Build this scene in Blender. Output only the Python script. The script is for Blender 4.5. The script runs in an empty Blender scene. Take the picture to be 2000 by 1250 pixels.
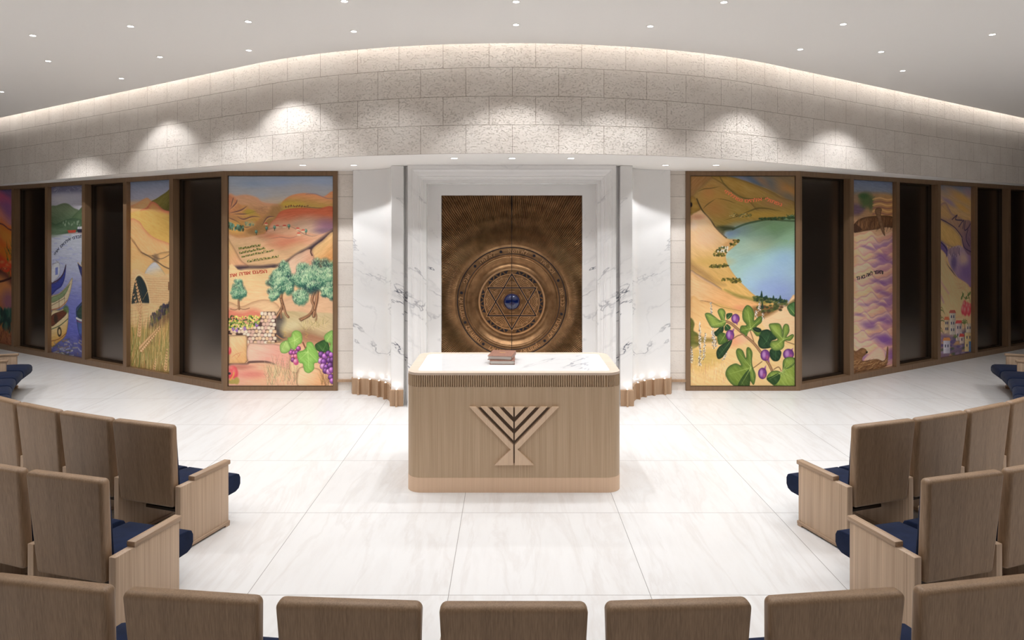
import bpy, bmesh, math, random
import numpy as np
from mathutils.geometry import tessellate_polygon
from math import sin, cos, pi, radians, sqrt, atan2
from mathutils import Vector, Matrix
S = bpy.context.scene
COL = S.collection
RNG = random.Random(7)

# ------------------------------------------------------------------ helpers
def lin(r, g, b, k=1.0):
    def f(c):
        c /= 255.0
        return (c / 12.92 if c <= .04045 else ((c + .055) / 1.055) ** 2.4) * k
    return (f(r), f(g), f(b), 1.0)

def tag(o, label=None, cat=None, group=None, kind=None):
    if label: o['label'] = label
    if cat: o['category'] = cat
    if group: o['group'] = group
    if kind: o['kind'] = kind
    return o

def empty(name, loc=(0, 0, 0), rz=0.0, parent=None):
    o = bpy.data.objects.new(name, None)
    COL.objects.link(o)
    o.location = loc
    o.rotation_euler = (0, 0, rz)
    o.empty_display_size = .1
    if parent: o.parent = parent
    return o

def obj(name, bm, m, parent=None, loc=None, rz=None, smooth=None):
    me = bpy.data.meshes.new(name)
    if smooth is not None:
        for f in bm.faces: f.smooth = True
    bm.to_mesh(me)
    bm.free()
    if m is not None: me.materials.append(m)
    if smooth: me.set_sharp_from_angle(angle=radians(smooth))
    o = bpy.data.objects.new(name, me)
    COL.objects.link(o)
    if parent: o.parent = parent
    if loc: o.location = loc
    if rz is not None: o.rotation_euler = (0, 0, rz)
    return o

def struct(name, bm, m, **k):
    return tag(obj(name, bm, m, **k), kind='structure')

def box(bm, x0, x1, y0, y1, z0, z1, bev=0.0, seg=2, M=None):
    vs = [bm.verts.new((x, y, z)) for z in (z0, z1) for y in (y0, y1) for x in (x0, x1)]
    fs = [bm.faces.new([vs[i] for i in q]) for q in
          ((0, 2, 3, 1), (4, 5, 7, 6), (0, 1, 5, 4), (1, 3, 7, 5), (3, 2, 6, 7), (2, 0, 4, 6))]
    out = vs
    if bev:
        es = list({e for f in fs for e in f.edges})
        r = bmesh.ops.bevel(bm, geom=es, offset=bev, segments=seg, profile=.5, affect='EDGES')
        out = [v for v in vs if v.is_valid] + [v for v in r['verts'] if v.is_valid]
    if M is not None:
        bmesh.ops.transform(bm, matrix=M, verts=list(set(out)))
    return out

def extrude_poly(bm, pts, f0, f1, closed=True):
    """pts: list of 2D; f0/f1 map (a,b)->3D for the two ends."""
    n = len(pts)
    a = [bm.verts.new(f0(*p)) for p in pts]
    b = [bm.verts.new(f1(*p)) for p in pts]
    for i in range(n if closed else n - 1):
        j = (i + 1) % n
        bm.faces.new((a[i], a[j], b[j], b[i]))
    if closed:
        bm.faces.new(a[::-1]); bm.faces.new(b)
    return a, b

def fixn(bm):
    bmesh.ops.recalc_face_normals(bm, faces=bm.faces)

def cyl(bm, c, r, h, n=24, axis='Z', r2=None):
    r2 = r if r2 is None else r2
    M = {'Z': Matrix.Identity(4), 'Y': Matrix.Rotation(pi / 2, 4, 'X'), 'X': Matrix.Rotation(pi / 2, 4, 'Y')}[axis]
    bmesh.ops.create_cone(bm, cap_ends=True, segments=n, radius1=r, radius2=r2, depth=h,
                          matrix=Matrix.Translation(c) @ M)

def copy_tree(o, parent=None):
    c = o.copy(); COL.objects.link(c)
    if parent: c.parent = parent
    for ch in o.children:
        copy_tree(ch, c)
    return c

# ------------------------------------------------------------------ materials
class NT:
    def __init__(s, name):
        s.m = bpy.data.materials.new(name); s.m.use_nodes = True
        s.t = s.m.node_tree; s.n = s.t.nodes; s.b = s.n['Principled BSDF']
    def add(s, typ, **kw):
        n = s.n.new(typ)
        for k, v in kw.items():
            if k.startswith('_'): setattr(n, k[1:], v)
            else:
                k = k.replace('__', ' ')
                n.inputs[k].default_value = v
        return n
    def link(s, a, b): s.t.links.new(a, b)
    def math(s, op, a, b=None, c=None, clamp=False):
        n = s.n.new('ShaderNodeMath'); n.operation = op; n.use_clamp = clamp
        for i, v in enumerate((a, b, c)):
            if v is None: continue
            if isinstance(v, (int, float)): n.inputs[i].default_value = v
            else: s.link(v, n.inputs[i])
        return n.outputs[0]
    def ramp(s, fac, stops, interp='LINEAR'):
        n = s.n.new('ShaderNodeValToRGB'); n.color_ramp.interpolation = interp
        el = n.color_ramp.elements
        while len(el) < len(stops): el.new(.5)
        for e, (p, c) in zip(el, stops):
            e.position = p
            e.color = c if len(c) == 4 else (*c, 1)
        s.link(fac, n.inputs[0]); return n.outputs[0]
    def mix(s, fac, a, b, typ='MIX'):
        n = s.n.new('ShaderNodeMix'); n.data_type = 'RGBA'; n.blend_type = typ
        for i, v in ((0, fac), (6, a), (7, b)):
            if isinstance(v, (int, float)): n.inputs[i].default_value = v
            elif isinstance(v, tuple): n.inputs[i].default_value = v
            else: s.link(v, n.inputs[i])
        return n.outputs[2]
    def base(s, c):
        if isinstance(c, tuple): s.b.inputs['Base Color'].default_value = c
        else: s.link(c, s.b.inputs['Base Color'])
    def set(s, rough=None, metal=None, spec=None, ior=None, emis=None, es=None):
        i = s.b.inputs
        if rough is not None: i['Roughness'].default_value = rough
        if metal is not None: i['Metallic'].default_value = metal
        if spec is not None: i['Specular IOR Level'].default_value = spec
        if ior is not None: i['IOR'].default_value = ior
        if emis is not None: i['Emission Color'].default_value = emis
        if es is not None: i['Emission Strength'].default_value = es
    def bump(s, h, strength=.3, dist=.01):
        n = s.n.new('ShaderNodeBump'); n.inputs['Strength'].default_value = strength
        n.inputs['Distance'].default_value = dist
        s.link(h, n.inputs['Height']); s.link(n.outputs[0], s.b.inputs['Normal'])
    def coord(s, which='Object', scale=(1, 1, 1), loc=(0, 0, 0), rot=(0, 0, 0)):
        tc = s.n.new('ShaderNodeTexCoord'); mp = s.n.new('ShaderNodeMapping')
        mp.inputs['Scale'].default_value = scale; mp.inputs['Location'].default_value = loc
        mp.inputs['Rotation'].default_value = rot
        s.link(tc.outputs[which], mp.inputs[0]); return mp.outputs[0]
    def noise(s, vec, scale, detail=3, rough=.5, dist=0.0):
        n = s.n.new('ShaderNodeTexNoise'); s.link(vec, n.inputs['Vector'])
        n.inputs['Scale'].default_value = scale; n.inputs['Detail'].default_value = detail
        n.inputs['Roughness'].default_value = rough; n.inputs['Distortion'].default_value = dist
        return n.outputs['Fac']

def plain(name, c, rough=.5, metal=0, spec=.5):
    t = NT(name); t.base(c); t.set(rough, metal, spec); return t.m

def wood(name, dark, light, rough=.45, along='Z', tone=1.0):
    t = NT(name)
    sc = {'Z': (150, 150, 1.1), 'Y': (150, 1.1, 150), 'X': (1.1, 150, 150)}[along]
    sc2 = {'Z': (22, 22, .35), 'Y': (22, .35, 22), 'X': (.35, 22, 22)}[along]
    v = t.coord('Object', sc); v2 = t.coord('Object', sc2)
    n1 = t.noise(v, 1.3, 3, .55); n2 = t.noise(v2, 1.4, 3, .5)
    f = t.math('ADD', t.math('MULTIPLY', n1, .7), t.math('MULTIPLY', n2, .35))
    c = t.ramp(f, [(.34, dark), (.72, light)])
    t.base(c); t.set(rough, 0, .4)
    t.bump(n1, .12, .002)
    return t.m

def marble(name, white, c_vein, sym=True, scale=1.0, shift=(0, 0, 0), rough=.12, thin=.016, soft=.3):
    t = NT(name)
    tc = t.n.new('ShaderNodeTexCoord')
    sep = t.n.new('ShaderNodeSeparateXYZ'); t.link(tc.outputs['Object'], sep.inputs[0])
    x = t.math('ABSOLUTE', sep.outputs[0]) if sym else sep.outputs[0]
    cmb = t.n.new('ShaderNodeCombineXYZ')
    # veins run diagonally: shear z by x and squash
    zz = t.math('ADD', sep.outputs[2], t.math('MULTIPLY', x, -.55))
    zz = t.math('ADD', zz, t.math('MULTIPLY', sep.outputs[1], .5))
    t.link(t.math('ADD', t.math('MULTIPLY', x, .55), shift[0]), cmb.inputs[0])
    t.link(t.math('ADD', t.math('MULTIPLY', sep.outputs[1], .55), shift[1]), cmb.inputs[1])
    t.link(t.math('ADD', t.math('MULTIPLY', zz, 1.5), shift[2]), cmb.inputs[2])
    v = cmb.outputs[0]
    n = t.noise(v, .62 * scale, 6, .62, .35)
    ridge = t.math('ABSOLUTE', t.math('SUBTRACT', n, .5))
    vein = t.math('SUBTRACT', 1.0, t.math('DIVIDE', ridge, thin, clamp=True), clamp=True)
    mask = t.noise(v, 1.3 * scale, 2, .5)
    mk = t.math('MULTIPLY', t.math('SUBTRACT', mask, .46), 6.0, clamp=True)
    vein = t.math('MULTIPLY', vein, mk)
    n2 = t.noise(v, 1.5 * scale, 5, .6, .6)
    r2 = t.math('ABSOLUTE', t.math('SUBTRACT', n2, .5))
    thin2 = t.math('MULTIPLY', t.math('SUBTRACT', 1.0, t.math('DIVIDE', r2, .03, clamp=True), clamp=True), .16)
    cloud = t.math('MULTIPLY', t.math('SUBTRACT', 1.0, t.math('DIVIDE', ridge, .11, clamp=True), clamp=True), soft)
    c = t.mix(cloud, white, tuple(a * .78 for a in white[:3]) + (1,))
    c = t.mix(t.math('MULTIPLY', thin2, mk), c, c_vein)
    c = t.mix(vein, c, c_vein)
    t.base(c); t.set(rough, 0, .5)
    return t.m

M = {}
M['wood'] = wood('back_oak_shaded', lin(128, 102, 77), lin(164, 134, 105))  # backrest oak, darkened in colour for the shade on the seat backs
M['wood_panel_lit'] = wood('side_panel_oak_lit', lin(168, 142, 117), lin(206, 178, 151))  # same seat oak, lightened in colour for the light on the side panels
M['wood_y'] = wood('armrest_oak', lin(146, 120, 96), lin(190, 161, 134), along='Y')
M['wood_x_lit'] = wood('rim_oak_lit', lin(206, 184, 164), lin(226, 206, 188), along='X')  # table oak with the light on the top rim put into its colour
M['wood_light'] = wood('table_oak', lin(176, 149, 119), lin(206, 179, 149))
M['wood_base'] = wood('plinth_oak', lin(220, 186, 154), lin(234, 202, 172))
M['wood_fin'] = wood('fin_oak', lin(160, 128, 98), lin(194, 162, 132))
M['emblem'] = wood('emblem_oak', lin(214, 183, 153), lin(230, 201, 171))
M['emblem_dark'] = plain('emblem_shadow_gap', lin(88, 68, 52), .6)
M['bronze_frame'] = wood('bronze_frame', lin(114, 88, 64), lin(144, 114, 86), .38)
M['reveal'] = plain('dark_bronze_reveal', lin(54, 40, 28), .4, .3)
M['white_plaster'] = plain('white_plaster', lin(249, 246, 242), .85, 0, .2)
M['grey_rear'] = plain('dark_walnut_wall', lin(58, 46, 36), .6, 0, .3)
M['marble'] = marble('white_veined_marble', lin(243, 241, 239), lin(84, 87, 102), thin=.0075, soft=.09)
M['marble_top'] = marble('polished_table_marble', lin(240, 239, 238), lin(120, 124, 140), sym=False, scale=1.5, shift=(3.1, 1.7, .4), rough=.08, thin=.010, soft=.06)
M['metal_white'] = plain('white_trim_ring', lin(235, 230, 225), .4)
M['leather'] = None

def mk_fabric():
    t = NT('navy_fabric')
    v = t.coord('Object', (420, 420, 420))
    n = t.noise(v, 1, 2)
    v2 = t.coord('Object', (14, 14, 14)); n2 = t.noise(v2, 1, 3)
    c = t.ramp(t.math('ADD', t.math('MULTIPLY', n, .5), t.math('MULTIPLY', n2, .5)), [(.3, lin(12, 21, 43)), (.75, lin(26, 39, 70))])
    t.base(c); t.set(.95, 0, .15)
    t.b.inputs['Sheen Weight'].default_value = .05
    t.bump(n, .25, .002)
    return t.m
M['navy'] = mk_fabric()

def mk_stone(name, bw, up=0, pk=.2, bk=.7):
    t = NT(name)
    uv = t.coord('UV')
    br = t.n.new('ShaderNodeTexBrick')
    br.offset = .5; br.offset_frequency = 2; br.squash = 1
    t.link(uv, br.inputs['Vector'])
    br.inputs['Scale'].default_value = 1
    br.inputs['Brick Width'].default_value = bw
    br.inputs['Row Height'].default_value = .2975
    br.inputs['Mortar Size'].default_value = .0022
    br.inputs['Mortar Smooth'].default_value = .2
    br.inputs['Color1'].default_value = (0.0, 0.0, 0.0, 1)
    br.inputs['Color2'].default_value = (1, 1, 1, 1)
    v = t.coord('UV', (1, 1.5, 1))
    n1 = t.noise(v, 44, 4, .55, .3)
    n2 = t.noise(v, 14, 3, .5, .4)
    pit = t.math('MULTIPLY', t.math('SUBTRACT', .455, t.math('ADD', t.math('MULTIPLY', n1, .7), t.math('MULTIPLY', n2, .3))), 14, clamp=True)
    big = t.noise(uv, 2.4, 3)
    cb = t.ramp(big, [(.3, lin(222 + up, 212 + up, 202 + up)), (.7, lin(234 + up, 226 + up, 217 + up))])
    cb = t.mix(t.math('MULTIPLY', br.outputs['Color'], .25), cb, lin(214, 203, 192))
    c = t.mix(t.math('MULTIPLY', pit, pk), cb, lin(172, 156, 140))
    c = t.mix(t.math('MULTIPLY', br.outputs['Fac'], .95), c, lin(146, 129, 113))
    t.base(c); t.set(.9, 0, .15)
    h = t.math('SUBTRACT', t.math('ADD', t.math('MULTIPLY', n1, .35), t.math('MULTIPLY', n2, .3)), t.math('MULTIPLY', pit, .5))
    h = t.math('SUBTRACT', h, t.math('MULTIPLY', br.outputs['Fac'], 1.2))
    t.bump(h, bk, .02)
    return t.m
M['stone'] = mk_stone('pitted_stone_blocks', .484)
M['stone_long'] = mk_stone('pitted_stone_courses', 9.0, 14, .08, .35)

def mk_floor():
    t = NT('veined_porcelain_tiles')
    v = t.coord('Object', loc=(.392, -4.128, 0))
    br = t.n.new('ShaderNodeTexBrick'); br.offset = 0; br.squash = 1
    t.link(v, br.inputs['Vector'])
    br.inputs['Scale'].default_value = 1
    br.inputs['Brick Width'].default_value = 1.2; br.inputs['Row Height'].default_value = 1.2
    br.inputs['Mortar Size'].default_value = .0022; br.inputs['Mortar Smooth'].default_value = .1
    br.inputs['Color1'].default_value = (0, 0, 0, 1); br.inputs['Color2'].default_value = (1, 1, 1, 1)
    off = t.n.new('ShaderNodeVectorMath'); off.operation = 'SCALE'; off.inputs['Scale'].default_value = 7.0
    t.link(br.outputs['Color'], off.inputs[0])
    ad = t.n.new('ShaderNodeVectorMath'); ad.operation = 'ADD'
    v2 = t.coord('Object', (2.6, .42, 1), rot=(0, 0, radians(-14)))
    t.link(v2, ad.inputs[0]); t.link(off.outputs[0], ad.inputs[1])
    n1 = t.noise(ad.outputs[0], 1.3, 6, .6, .5)
    n2 = t.noise(ad.outputs[0], 5, 4, .6, .3)
    ridge = t.math('SUBTRACT', 1, t.math('DIVIDE', t.math('ABSOLUTE', t.math('SUBTRACT', n1, .52)), .045, clamp=True), clamp=True)
    f = t.math('ADD', t.math('MULTIPLY', ridge, .45), t.math('MULTIPLY', t.math('SUBTRACT', n2, .45), 1.3, clamp=True), clamp=True)
    c = t.mix(f, lin(228, 226, 224), lin(215, 210, 206))
    c = t.mix(br.outputs['Fac'], c, lin(150, 145, 140))
    t.base(c); t.set(.34, 0, .35)
    return t.m
M['floor'] = mk_floor()

def mk_glass_dark():
    t = NT('dark_tinted_glass')
    t.base(lin(14, 11, 8)); t.set(.27, 0, .5, ior=3.4); t.b.inputs['Specular Tint'].default_value = (1, .86, .74, 1)
    return t.m
M['dark_glass'] = mk_glass_dark()

def mk_bronze():
    t = NT('patinated_bronze')
    v = t.coord('Object', (6, 6, 6)); n = t.noise(v, 1.5, 5, .6)
    c = t.ramp(n, [(.3, lin(120, 90, 62)), (.7, lin(162, 126, 90))])
    t.base(c); t.set(.43, .92)
    return t.m
M['bronze'] = mk_bronze()
M['bronze_light'] = plain('burnished_bronze', lin(226, 184, 140), .34, .9)
M['inlay'] = plain('navy_enamel_inlay', lin(22, 24, 36), .3)
M['blue_glass'] = plain('cobalt_glass', lin(12, 26, 74), .06, 0, .9)
M['page'] = None
def emis(name, c, s):
    t = NT(name); t.base((.8, .8, .8, 1)); t.set(.4, 0, .5, emis=c, es=s); return t.m
WARM = (.97, .982, 1.005)
M['lens'] = emis('glowing_lamp_lens', (1, .97, .93, 1), 14)
M['strip'] = emis('warm_led_strip', (1, .98, .965, 1), 7.5)
M['led'] = emis('small_uplight_lens', (1, .95, .9, 1), 12)

# ------------------------------------------------------------------ camera
EYE = 2.174
cd = bpy.data.cameras.new('camera'); cam = bpy.data.objects.new('camera', cd); COL.objects.link(cam)
cam.location = (-.03, 0, EYE); cam.rotation_euler = (pi / 2, 0, 0)
cd.sensor_width = 36; cd.lens = 1356 / 2000 * 36
cd.shift_x = .0025; cd.shift_y = -.0885
cd.clip_start = .05; cd.clip_end = 100
S.camera = cam

# ------------------------------------------------------------------ room shell
ZS = 2.961         # soffit height
ZC = 4.064         # ceiling height
RD = 5.2; TH = radians(33.8)
def plan(s, off=0.0):
    """drum plan curve by signed arc length s; off = inward (towards the room)."""
    a = abs(s); sg = 1 if s >= 0 else -1
    if a < RD * TH:
        t = a / RD; x = RD * sin(t); y = 7.2 + RD * (1 - cos(t)); n = t
    else:
        t = TH; d = a - RD * TH
        x = RD * sin(t) + d * cos(t); y = 7.2 + RD * (1 - cos(t)) + d * sin(t); n = t
    x += sin(n) * off; y -= cos(n) * off
    return sg * x, y
SMAX = 11.0
SS = [SMAX * i / 90 for i in range(-90, 91)]

bm = bmesh.new()
box(bm, -12, 12, -5, 16, -.1, 0)
struct('floor', bm, M['floor'])

# upper stone drum wall
bm = bmesh.new(); uvl = bm.loops.layers.uv.new('UVMap')
zz = [ZS, 3.3, 3.7, 4.1, 4.5]
grid = [[bm.verts.new((*plan(s), z)) for z in zz] for s in SS]
for i in range(len(SS) - 1):
    for j in range(len(zz) - 1):
        f = bm.faces.new((grid[i][j], grid[i + 1][j], grid[i + 1][j + 1], grid[i][j + 1]))
        for l, (a, b) in zip(f.loops, ((i, j), (i + 1, j), (i + 1, j + 1), (i, j + 1))):
            l[uvl].uv = (SS[a] + .242 + 484 * .05 + .0, zz[b] - ZS)
struct('wall_back_upper', bm, M['stone'], smooth=60)

# ceiling with a curved edge that leaves a light slot in front of the drum
bm = bmesh.new()
edge = [plan(s, .15) for s in SS]
lo = [bm.verts.new((x, y, ZC)) for x, y in edge]
fr = [bm.verts.new((x, -5, ZC)) for x, y in edge]
hi = [bm.verts.new((x, y, ZC + .06)) for x, y in edge]
for i in range(len(SS) - 1):
    bm.faces.new((lo[i], lo[i + 1], fr[i + 1], fr[i]))
    bm.faces.new((lo[i], hi[i], hi[i + 1], lo[i + 1]))
for sg in (-1, 1):
    xe = edge[-1][0]; box(bm, min(sg * xe, sg * 12.2), max(sg * xe, sg * 12.2), -5, 16, ZC, ZC + .06)
struct('ceiling', bm, M['white_plaster'])
bm = bmesh.new()                     # lid of the light slot
a = [bm.verts.new((*plan(s, .6), 4.5)) for s in SS]; b = [bm.verts.new((*plan(s, -.05), 4.5)) for s in SS]
c2 = [bm.verts.new((*plan(s, .6), ZC + .06)) for s in SS]
for i in range(len(SS) - 1):
    bm.faces.new((a[i], a[i + 1], b[i + 1], b[i])); bm.faces.new((a[i], c2[i], c2[i + 1], a[i + 1]))
struct('ceiling_slot', bm, M['white_plaster'])
# led strip inside the slot
bm = bmesh.new()
a = [bm.verts.new((*plan(s, .24), 4.27)) for s in SS]; b = [bm.verts.new((*plan(s, .20), 4.27)) for s in SS]
a2 = [bm.verts.new((*plan(s, .24), 4.29)) for s in SS]; b2 = [bm.verts.new((*plan(s, .20), 4.29)) for s in SS]
for i in range(len(SS) - 1):
    bm.faces.new((a[i], a[i + 1], b[i + 1], b[i])); bm.faces.new((a2[i], b2[i], b2[i + 1], a2[i + 1]))
    bm.faces.new((b[i], b[i + 1], b2[i + 1], b2[i])); bm.faces.new((a[i], a2[i], a2[i + 1], a[i + 1]))
tag(obj('cove_light_strip', bm, M['strip']), 'long curved light strip hidden in the slot above the stone wall', 'light strip')

# walls
XB = 3.886; YB = 9.36; DX, DY = .8565, .5163
WL = 9.4
def wp(sg, t, d=0.0):
    """point on a splayed side wall: sg side, t along, d behind its face"""
    return (sg * (XB + DX * t - DY * d), YB + DY * t + DX * d)
bm = bmesh.new(); uvl = bm.loops.layers.uv.new('UVMap')
vs = [bm.verts.new(p) for p in ((-XB, YB + .018, 0), (XB, YB + .018, 0), (XB, YB + .018, ZS + .2), (-XB, YB + .018, ZS + .2))]
f = bm.faces.new(vs)
for l in f.loops: l[uvl].uv = (l.vert.co.x + 31.5, l.vert.co.z + .062)
struct('wall_back', bm, M['stone_long'])
for sg, nm in ((-1, 'wall_left'), (1, 'wall_right')):
    bm = bmesh.new()
    p0 = wp(sg, -.02, .24); p1 = wp(sg, WL, .24)
    q0 = wp(sg, -.02, .30); q1 = wp(sg, WL, .30)
    extrude_poly(bm, [p0, p1, q1, q0], lambda x, y: (x, y, 0), lambda x, y: (x, y, ZS + .2)); fixn(bm)
    struct(nm, bm, M['reveal'])
    bm = bmesh.new()
    box(bm, sg * 11.9 if sg > 0 else -12.0, 12.0 if sg > 0 else -11.9, -5, 15, 0, 4.5)
    struct(nm + '_far', bm, M['grey_rear'])
bm = bmesh.new(); box(bm, -12, 12, -5.1, -5, 0, 4.5)
struct('wall_rear', bm, M['grey_rear'])
bm = bmesh.new(); box(bm, -12, 12, 15.5, 15.6, 0, 4.5)
struct('wall_behind', bm, M['grey_rear'])

# soffit between the drum and the walls
bm = bmesh.new()
back = []
for s in SS:
    x, y = plan(s)
    if abs(x) <= XB: yb = YB + .05
    else: yb = YB + .05 + (abs(x) - XB) * DY / DX
    back.append((x, max(yb, y + .02)))
fr = [plan(s) for s in SS]
A0 = [bm.verts.new((*p, ZS)) for p in fr]; B0 = [bm.verts.new((*p, ZS)) for p in back]
A1 = [bm.verts.new((*p, ZS + .03)) for p in fr]; B1 = [bm.verts.new((*p, ZS + .03)) for p in back]
for i in range(len(SS) - 1):
    bm.faces.new((A0[i], B0[i], B0[i + 1], A0[i + 1])); bm.faces.new((A1[i], A1[i + 1], B1[i + 1], B1[i]))
struct('ceiling_soffit', bm, M['white_plaster'])

# ------------------------------------------------------------------ framework of the splayed walls
PITCH = 1.167; NP = 8; MW = .045; ZT0, ZT1 = .085, ZS - .065
def wbox(bm, sg, t0, t1, d0, d1, z0, z1):
    pts = [wp(sg, t0, d0), wp(sg, t1, d0), wp(sg, t1, d1), wp(sg, t0, d1)]
    extrude_poly(bm, pts, lambda x, y: (x, y, z0), lambda x, y: (x, y, z1))
for sg, nm in ((-1, 'trim_1'), (1, 'trim_2')):
    bm = bmesh.new(); wbox(bm, sg, 0, NP * PITCH, 0, .22, 0, ZT0); fixn(bm)
    tr = struct(nm, bm, M['bronze_frame'])
    bm = bmesh.new(); wbox(bm, sg, 0, NP * PITCH, 0, .22, ZT1, ZS - .001); fixn(bm)
    obj('top_rail', bm, M['bronze_frame'], tr)
    for k in range(NP + 1):
        t = k * PITCH; bm = bmesh.new()
        wbox(bm, sg, t - (MW if k else 0), t + (MW if k < NP else 0), 0, .22, ZT0, ZT1); fixn(bm)
        obj('post', bm, M['bronze_frame'], tr)
# thin slats between framed paintings and wing walls, over the stone
for sg, nm in ((-1, 'trim_3'), (1, 'trim_4')):
    bm = bmesh.new(); x0, x1 = sorted((sg * 2.345, sg * 2.11))
    box(bm, x0, x1, YB - .012, YB + .017, .118, .15)
    struct(nm, bm, M['wood_fin'])

# dark panes
ARTL = {1: 'wheat', 3: 'boats', 5: 'valley'}; ARTR = {1: 'gad', 3: 'town'}
wn = 0
for sg, art in ((-1, ARTL), (1, ARTR)):
    for k in range(NP):
        if k in art: continue
        wn += 1
        t0 = k * PITCH + MW; t1 = (k + 1) * PITCH - MW
        bm = bmesh.new()          # inner dark stop frame
        w = .018
        wbox(bm, sg, t0, t0 + w, .10, .2, ZT0, ZT1); wbox(bm, sg, t1 - w, t1, .10, .2, ZT0, ZT1)
        wbox(bm, sg, t0 + w, t1 - w, .10, .2, ZT0, ZT0 + w); wbox(bm, sg, t0 + w, t1 - w, .10, .2, ZT1 - w, ZT1)
        fixn(bm)
        wobj = struct('window_%d' % wn, bm, M['reveal'])
        bm = bmesh.new(); wbox(bm, sg, t0 + w, t1 - w, .14, .155, ZT0 + w, ZT1 - w); fixn(bm)
        obj('pane', bm, M['dark_glass'], wobj)
# ------------------------------------------------------------------ lettering
_gc = {}
_fcu = bpy.data.curves.new('glyph_source', 'FONT'); _fo = bpy.data.objects.new('glyph_source', _fcu); COL.objects.link(_fo)
_fcu.fill_mode = 'FRONT'
def glyph(ch):
    """outline of one letter as triangles: every contour is filled on its own, so crossing strokes stay solid"""
    if ch not in _gc:
        _fcu.body = ch
        dg = bpy.context.evaluated_depsgraph_get()
        ev = _fo.evaluated_get(dg); cu = ev.to_curve(dg)
        loops = []
        for sp in cu.splines:
            P = sp.bezier_points; L = []
            for i in range(len(P)):
                a, b = P[i], P[(i + 1) % len(P)]
                p0, p1, p2, p3 = a.co, a.handle_right, b.handle_left, b.co
                n = 1 if (p1 - p0).cross(p3 - p0).length < 1e-6 and (p2 - p0).cross(p3 - p0).length < 1e-6 else 5
                for k in range(n):
                    t = k / n; q = p0 * (1 - t) ** 3 + p1 * 3 * t * (1 - t) ** 2 + p2 * 3 * t * t * (1 - t) + p3 * t ** 3
                    if not L or (L[-1] - q).length > 1e-5: L.append(q.copy())
            if len(L) > 2: loops.append(L)
        ev.to_curve_clear()
        area = lambda L: sum(a.x * b.y - b.x * a.y for a, b in zip(L, L[1:] + L[:1])) / 2
        big = max(loops, key=lambda L: abs(area(L))); sg = 1 if area(big) > 0 else -1
        outer = [L for L in loops if area(L) * sg > 0]; holes = [L for L in loops if area(L) * sg <= 0]
        vs, fs = [], []
        for k, L in enumerate(outer):
            hs = holes if L is big else []
            polys = [L] + hs; base = len(vs)
            tri = tessellate_polygon(polys)
            flat = [p for q in polys for p in q]
            vs += [(p.x, p.y) for p in flat]; fs += [tuple(base + i for i in t) for t in tri]
        x0 = min(v[0] for v in vs); x1 = max(v[0] for v in vs)
        out = []
        for f in fs:
            (ax, ay), (bx, by), (cx, cy) = (vs[i] for i in f)
            out.append(f if (bx - ax) * (cy - ay) - (cx - ax) * (by - ay) > 0 else f[::-1])
        _gc[ch] = ([(a - (x0 + x1) / 2, b) for a, b in vs], out, x1 - x0)
    return _gc[ch]

def add_glyph(bm, ch, f, thick):
    """f(gx, gy, h) -> 3D point"""
    vs, fs, w = glyph(ch)
    a = [bm.verts.new(f(x, y, thick)) for x, y in vs]
    b = [bm.verts.new(f(x, y, 0)) for x, y in vs]
    cnt = {}
    for q in fs:
        try: bm.faces.new([a[i] for i in q])
        except ValueError: pass
        for i in range(len(q)):
            e = (q[i], q[(i + 1) % len(q)])
            cnt[e] = 1
    for (i, j) in cnt:
        if (j, i) not in cnt:
            try: bm.faces.new((a[j], a[i], b[i], b[j]))
            except ValueError: pass

def text_width(s, size, gap=.09):
    return sum((glyph(c)[2] + gap if c != ' ' else .32) * size for c in s)

# ------------------------------------------------------------------ torah ark
ARK = empty('torah_ark', (0, 8.46, 0))
tag(ARK, 'tall marble framed ark with bronze sunburst doors behind the table', 'ark')
# stepped moulding swept round three sides
HW, TOP = 1.27, ZS - .003
prof = [(0, .0), (.045, .0), (.045, .012), (.06, .012), (.075, .03), (.115, .042), (.125, .055), (.14, .055), (.15, .075), (.175, .08), (.175, .10), (.215, .105), (.215, .30)]
bm = bmesh.new(); rings = []
for off, d in prof:
    x = HW - off; z = TOP - off
    rings.append([bm.verts.new(p) for p in ((-x, d, 0), (-x, d, z), (x, d, z), (x, d, 0))])
for a, b in zip(rings, rings[1:]):
    for i in range(3): bm.faces.new((a[i], a[i + 1], b[i + 1], b[i]))
bk = [bm.verts.new(p) for p in ((-HW, .3, 0), (-HW, .3, TOP), (HW, .3, TOP), (HW, .3, 0))]
for i in range(3): bm.faces.new((bk[i], bk[i + 1], rings[0][i + 1], rings[0][i]))
fixn(bm)
obj('marble_moulding', bm, M['marble'], ARK)
# flat inner surround
IW, IT = 1.055, TOP - .215; DW, DT, DB = .888, 2.602, .12
bm = bmesh.new()
box(bm, -IW, -DW, .28, .40, 0, IT); box(bm, DW, IW, .28, .40, 0, IT); box(bm, -DW, DW, .28, .40, DT, IT); box(bm, -DW, DW, .28, .40, 0, DB)
obj('marble_surround', bm, M['marble'], ARK)
bm = bmesh.new(); box(bm, -DW - .05, DW + .05, .42, .46, 0, IT)
obj('back_board', bm, M['reveal'], ARK)

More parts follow.
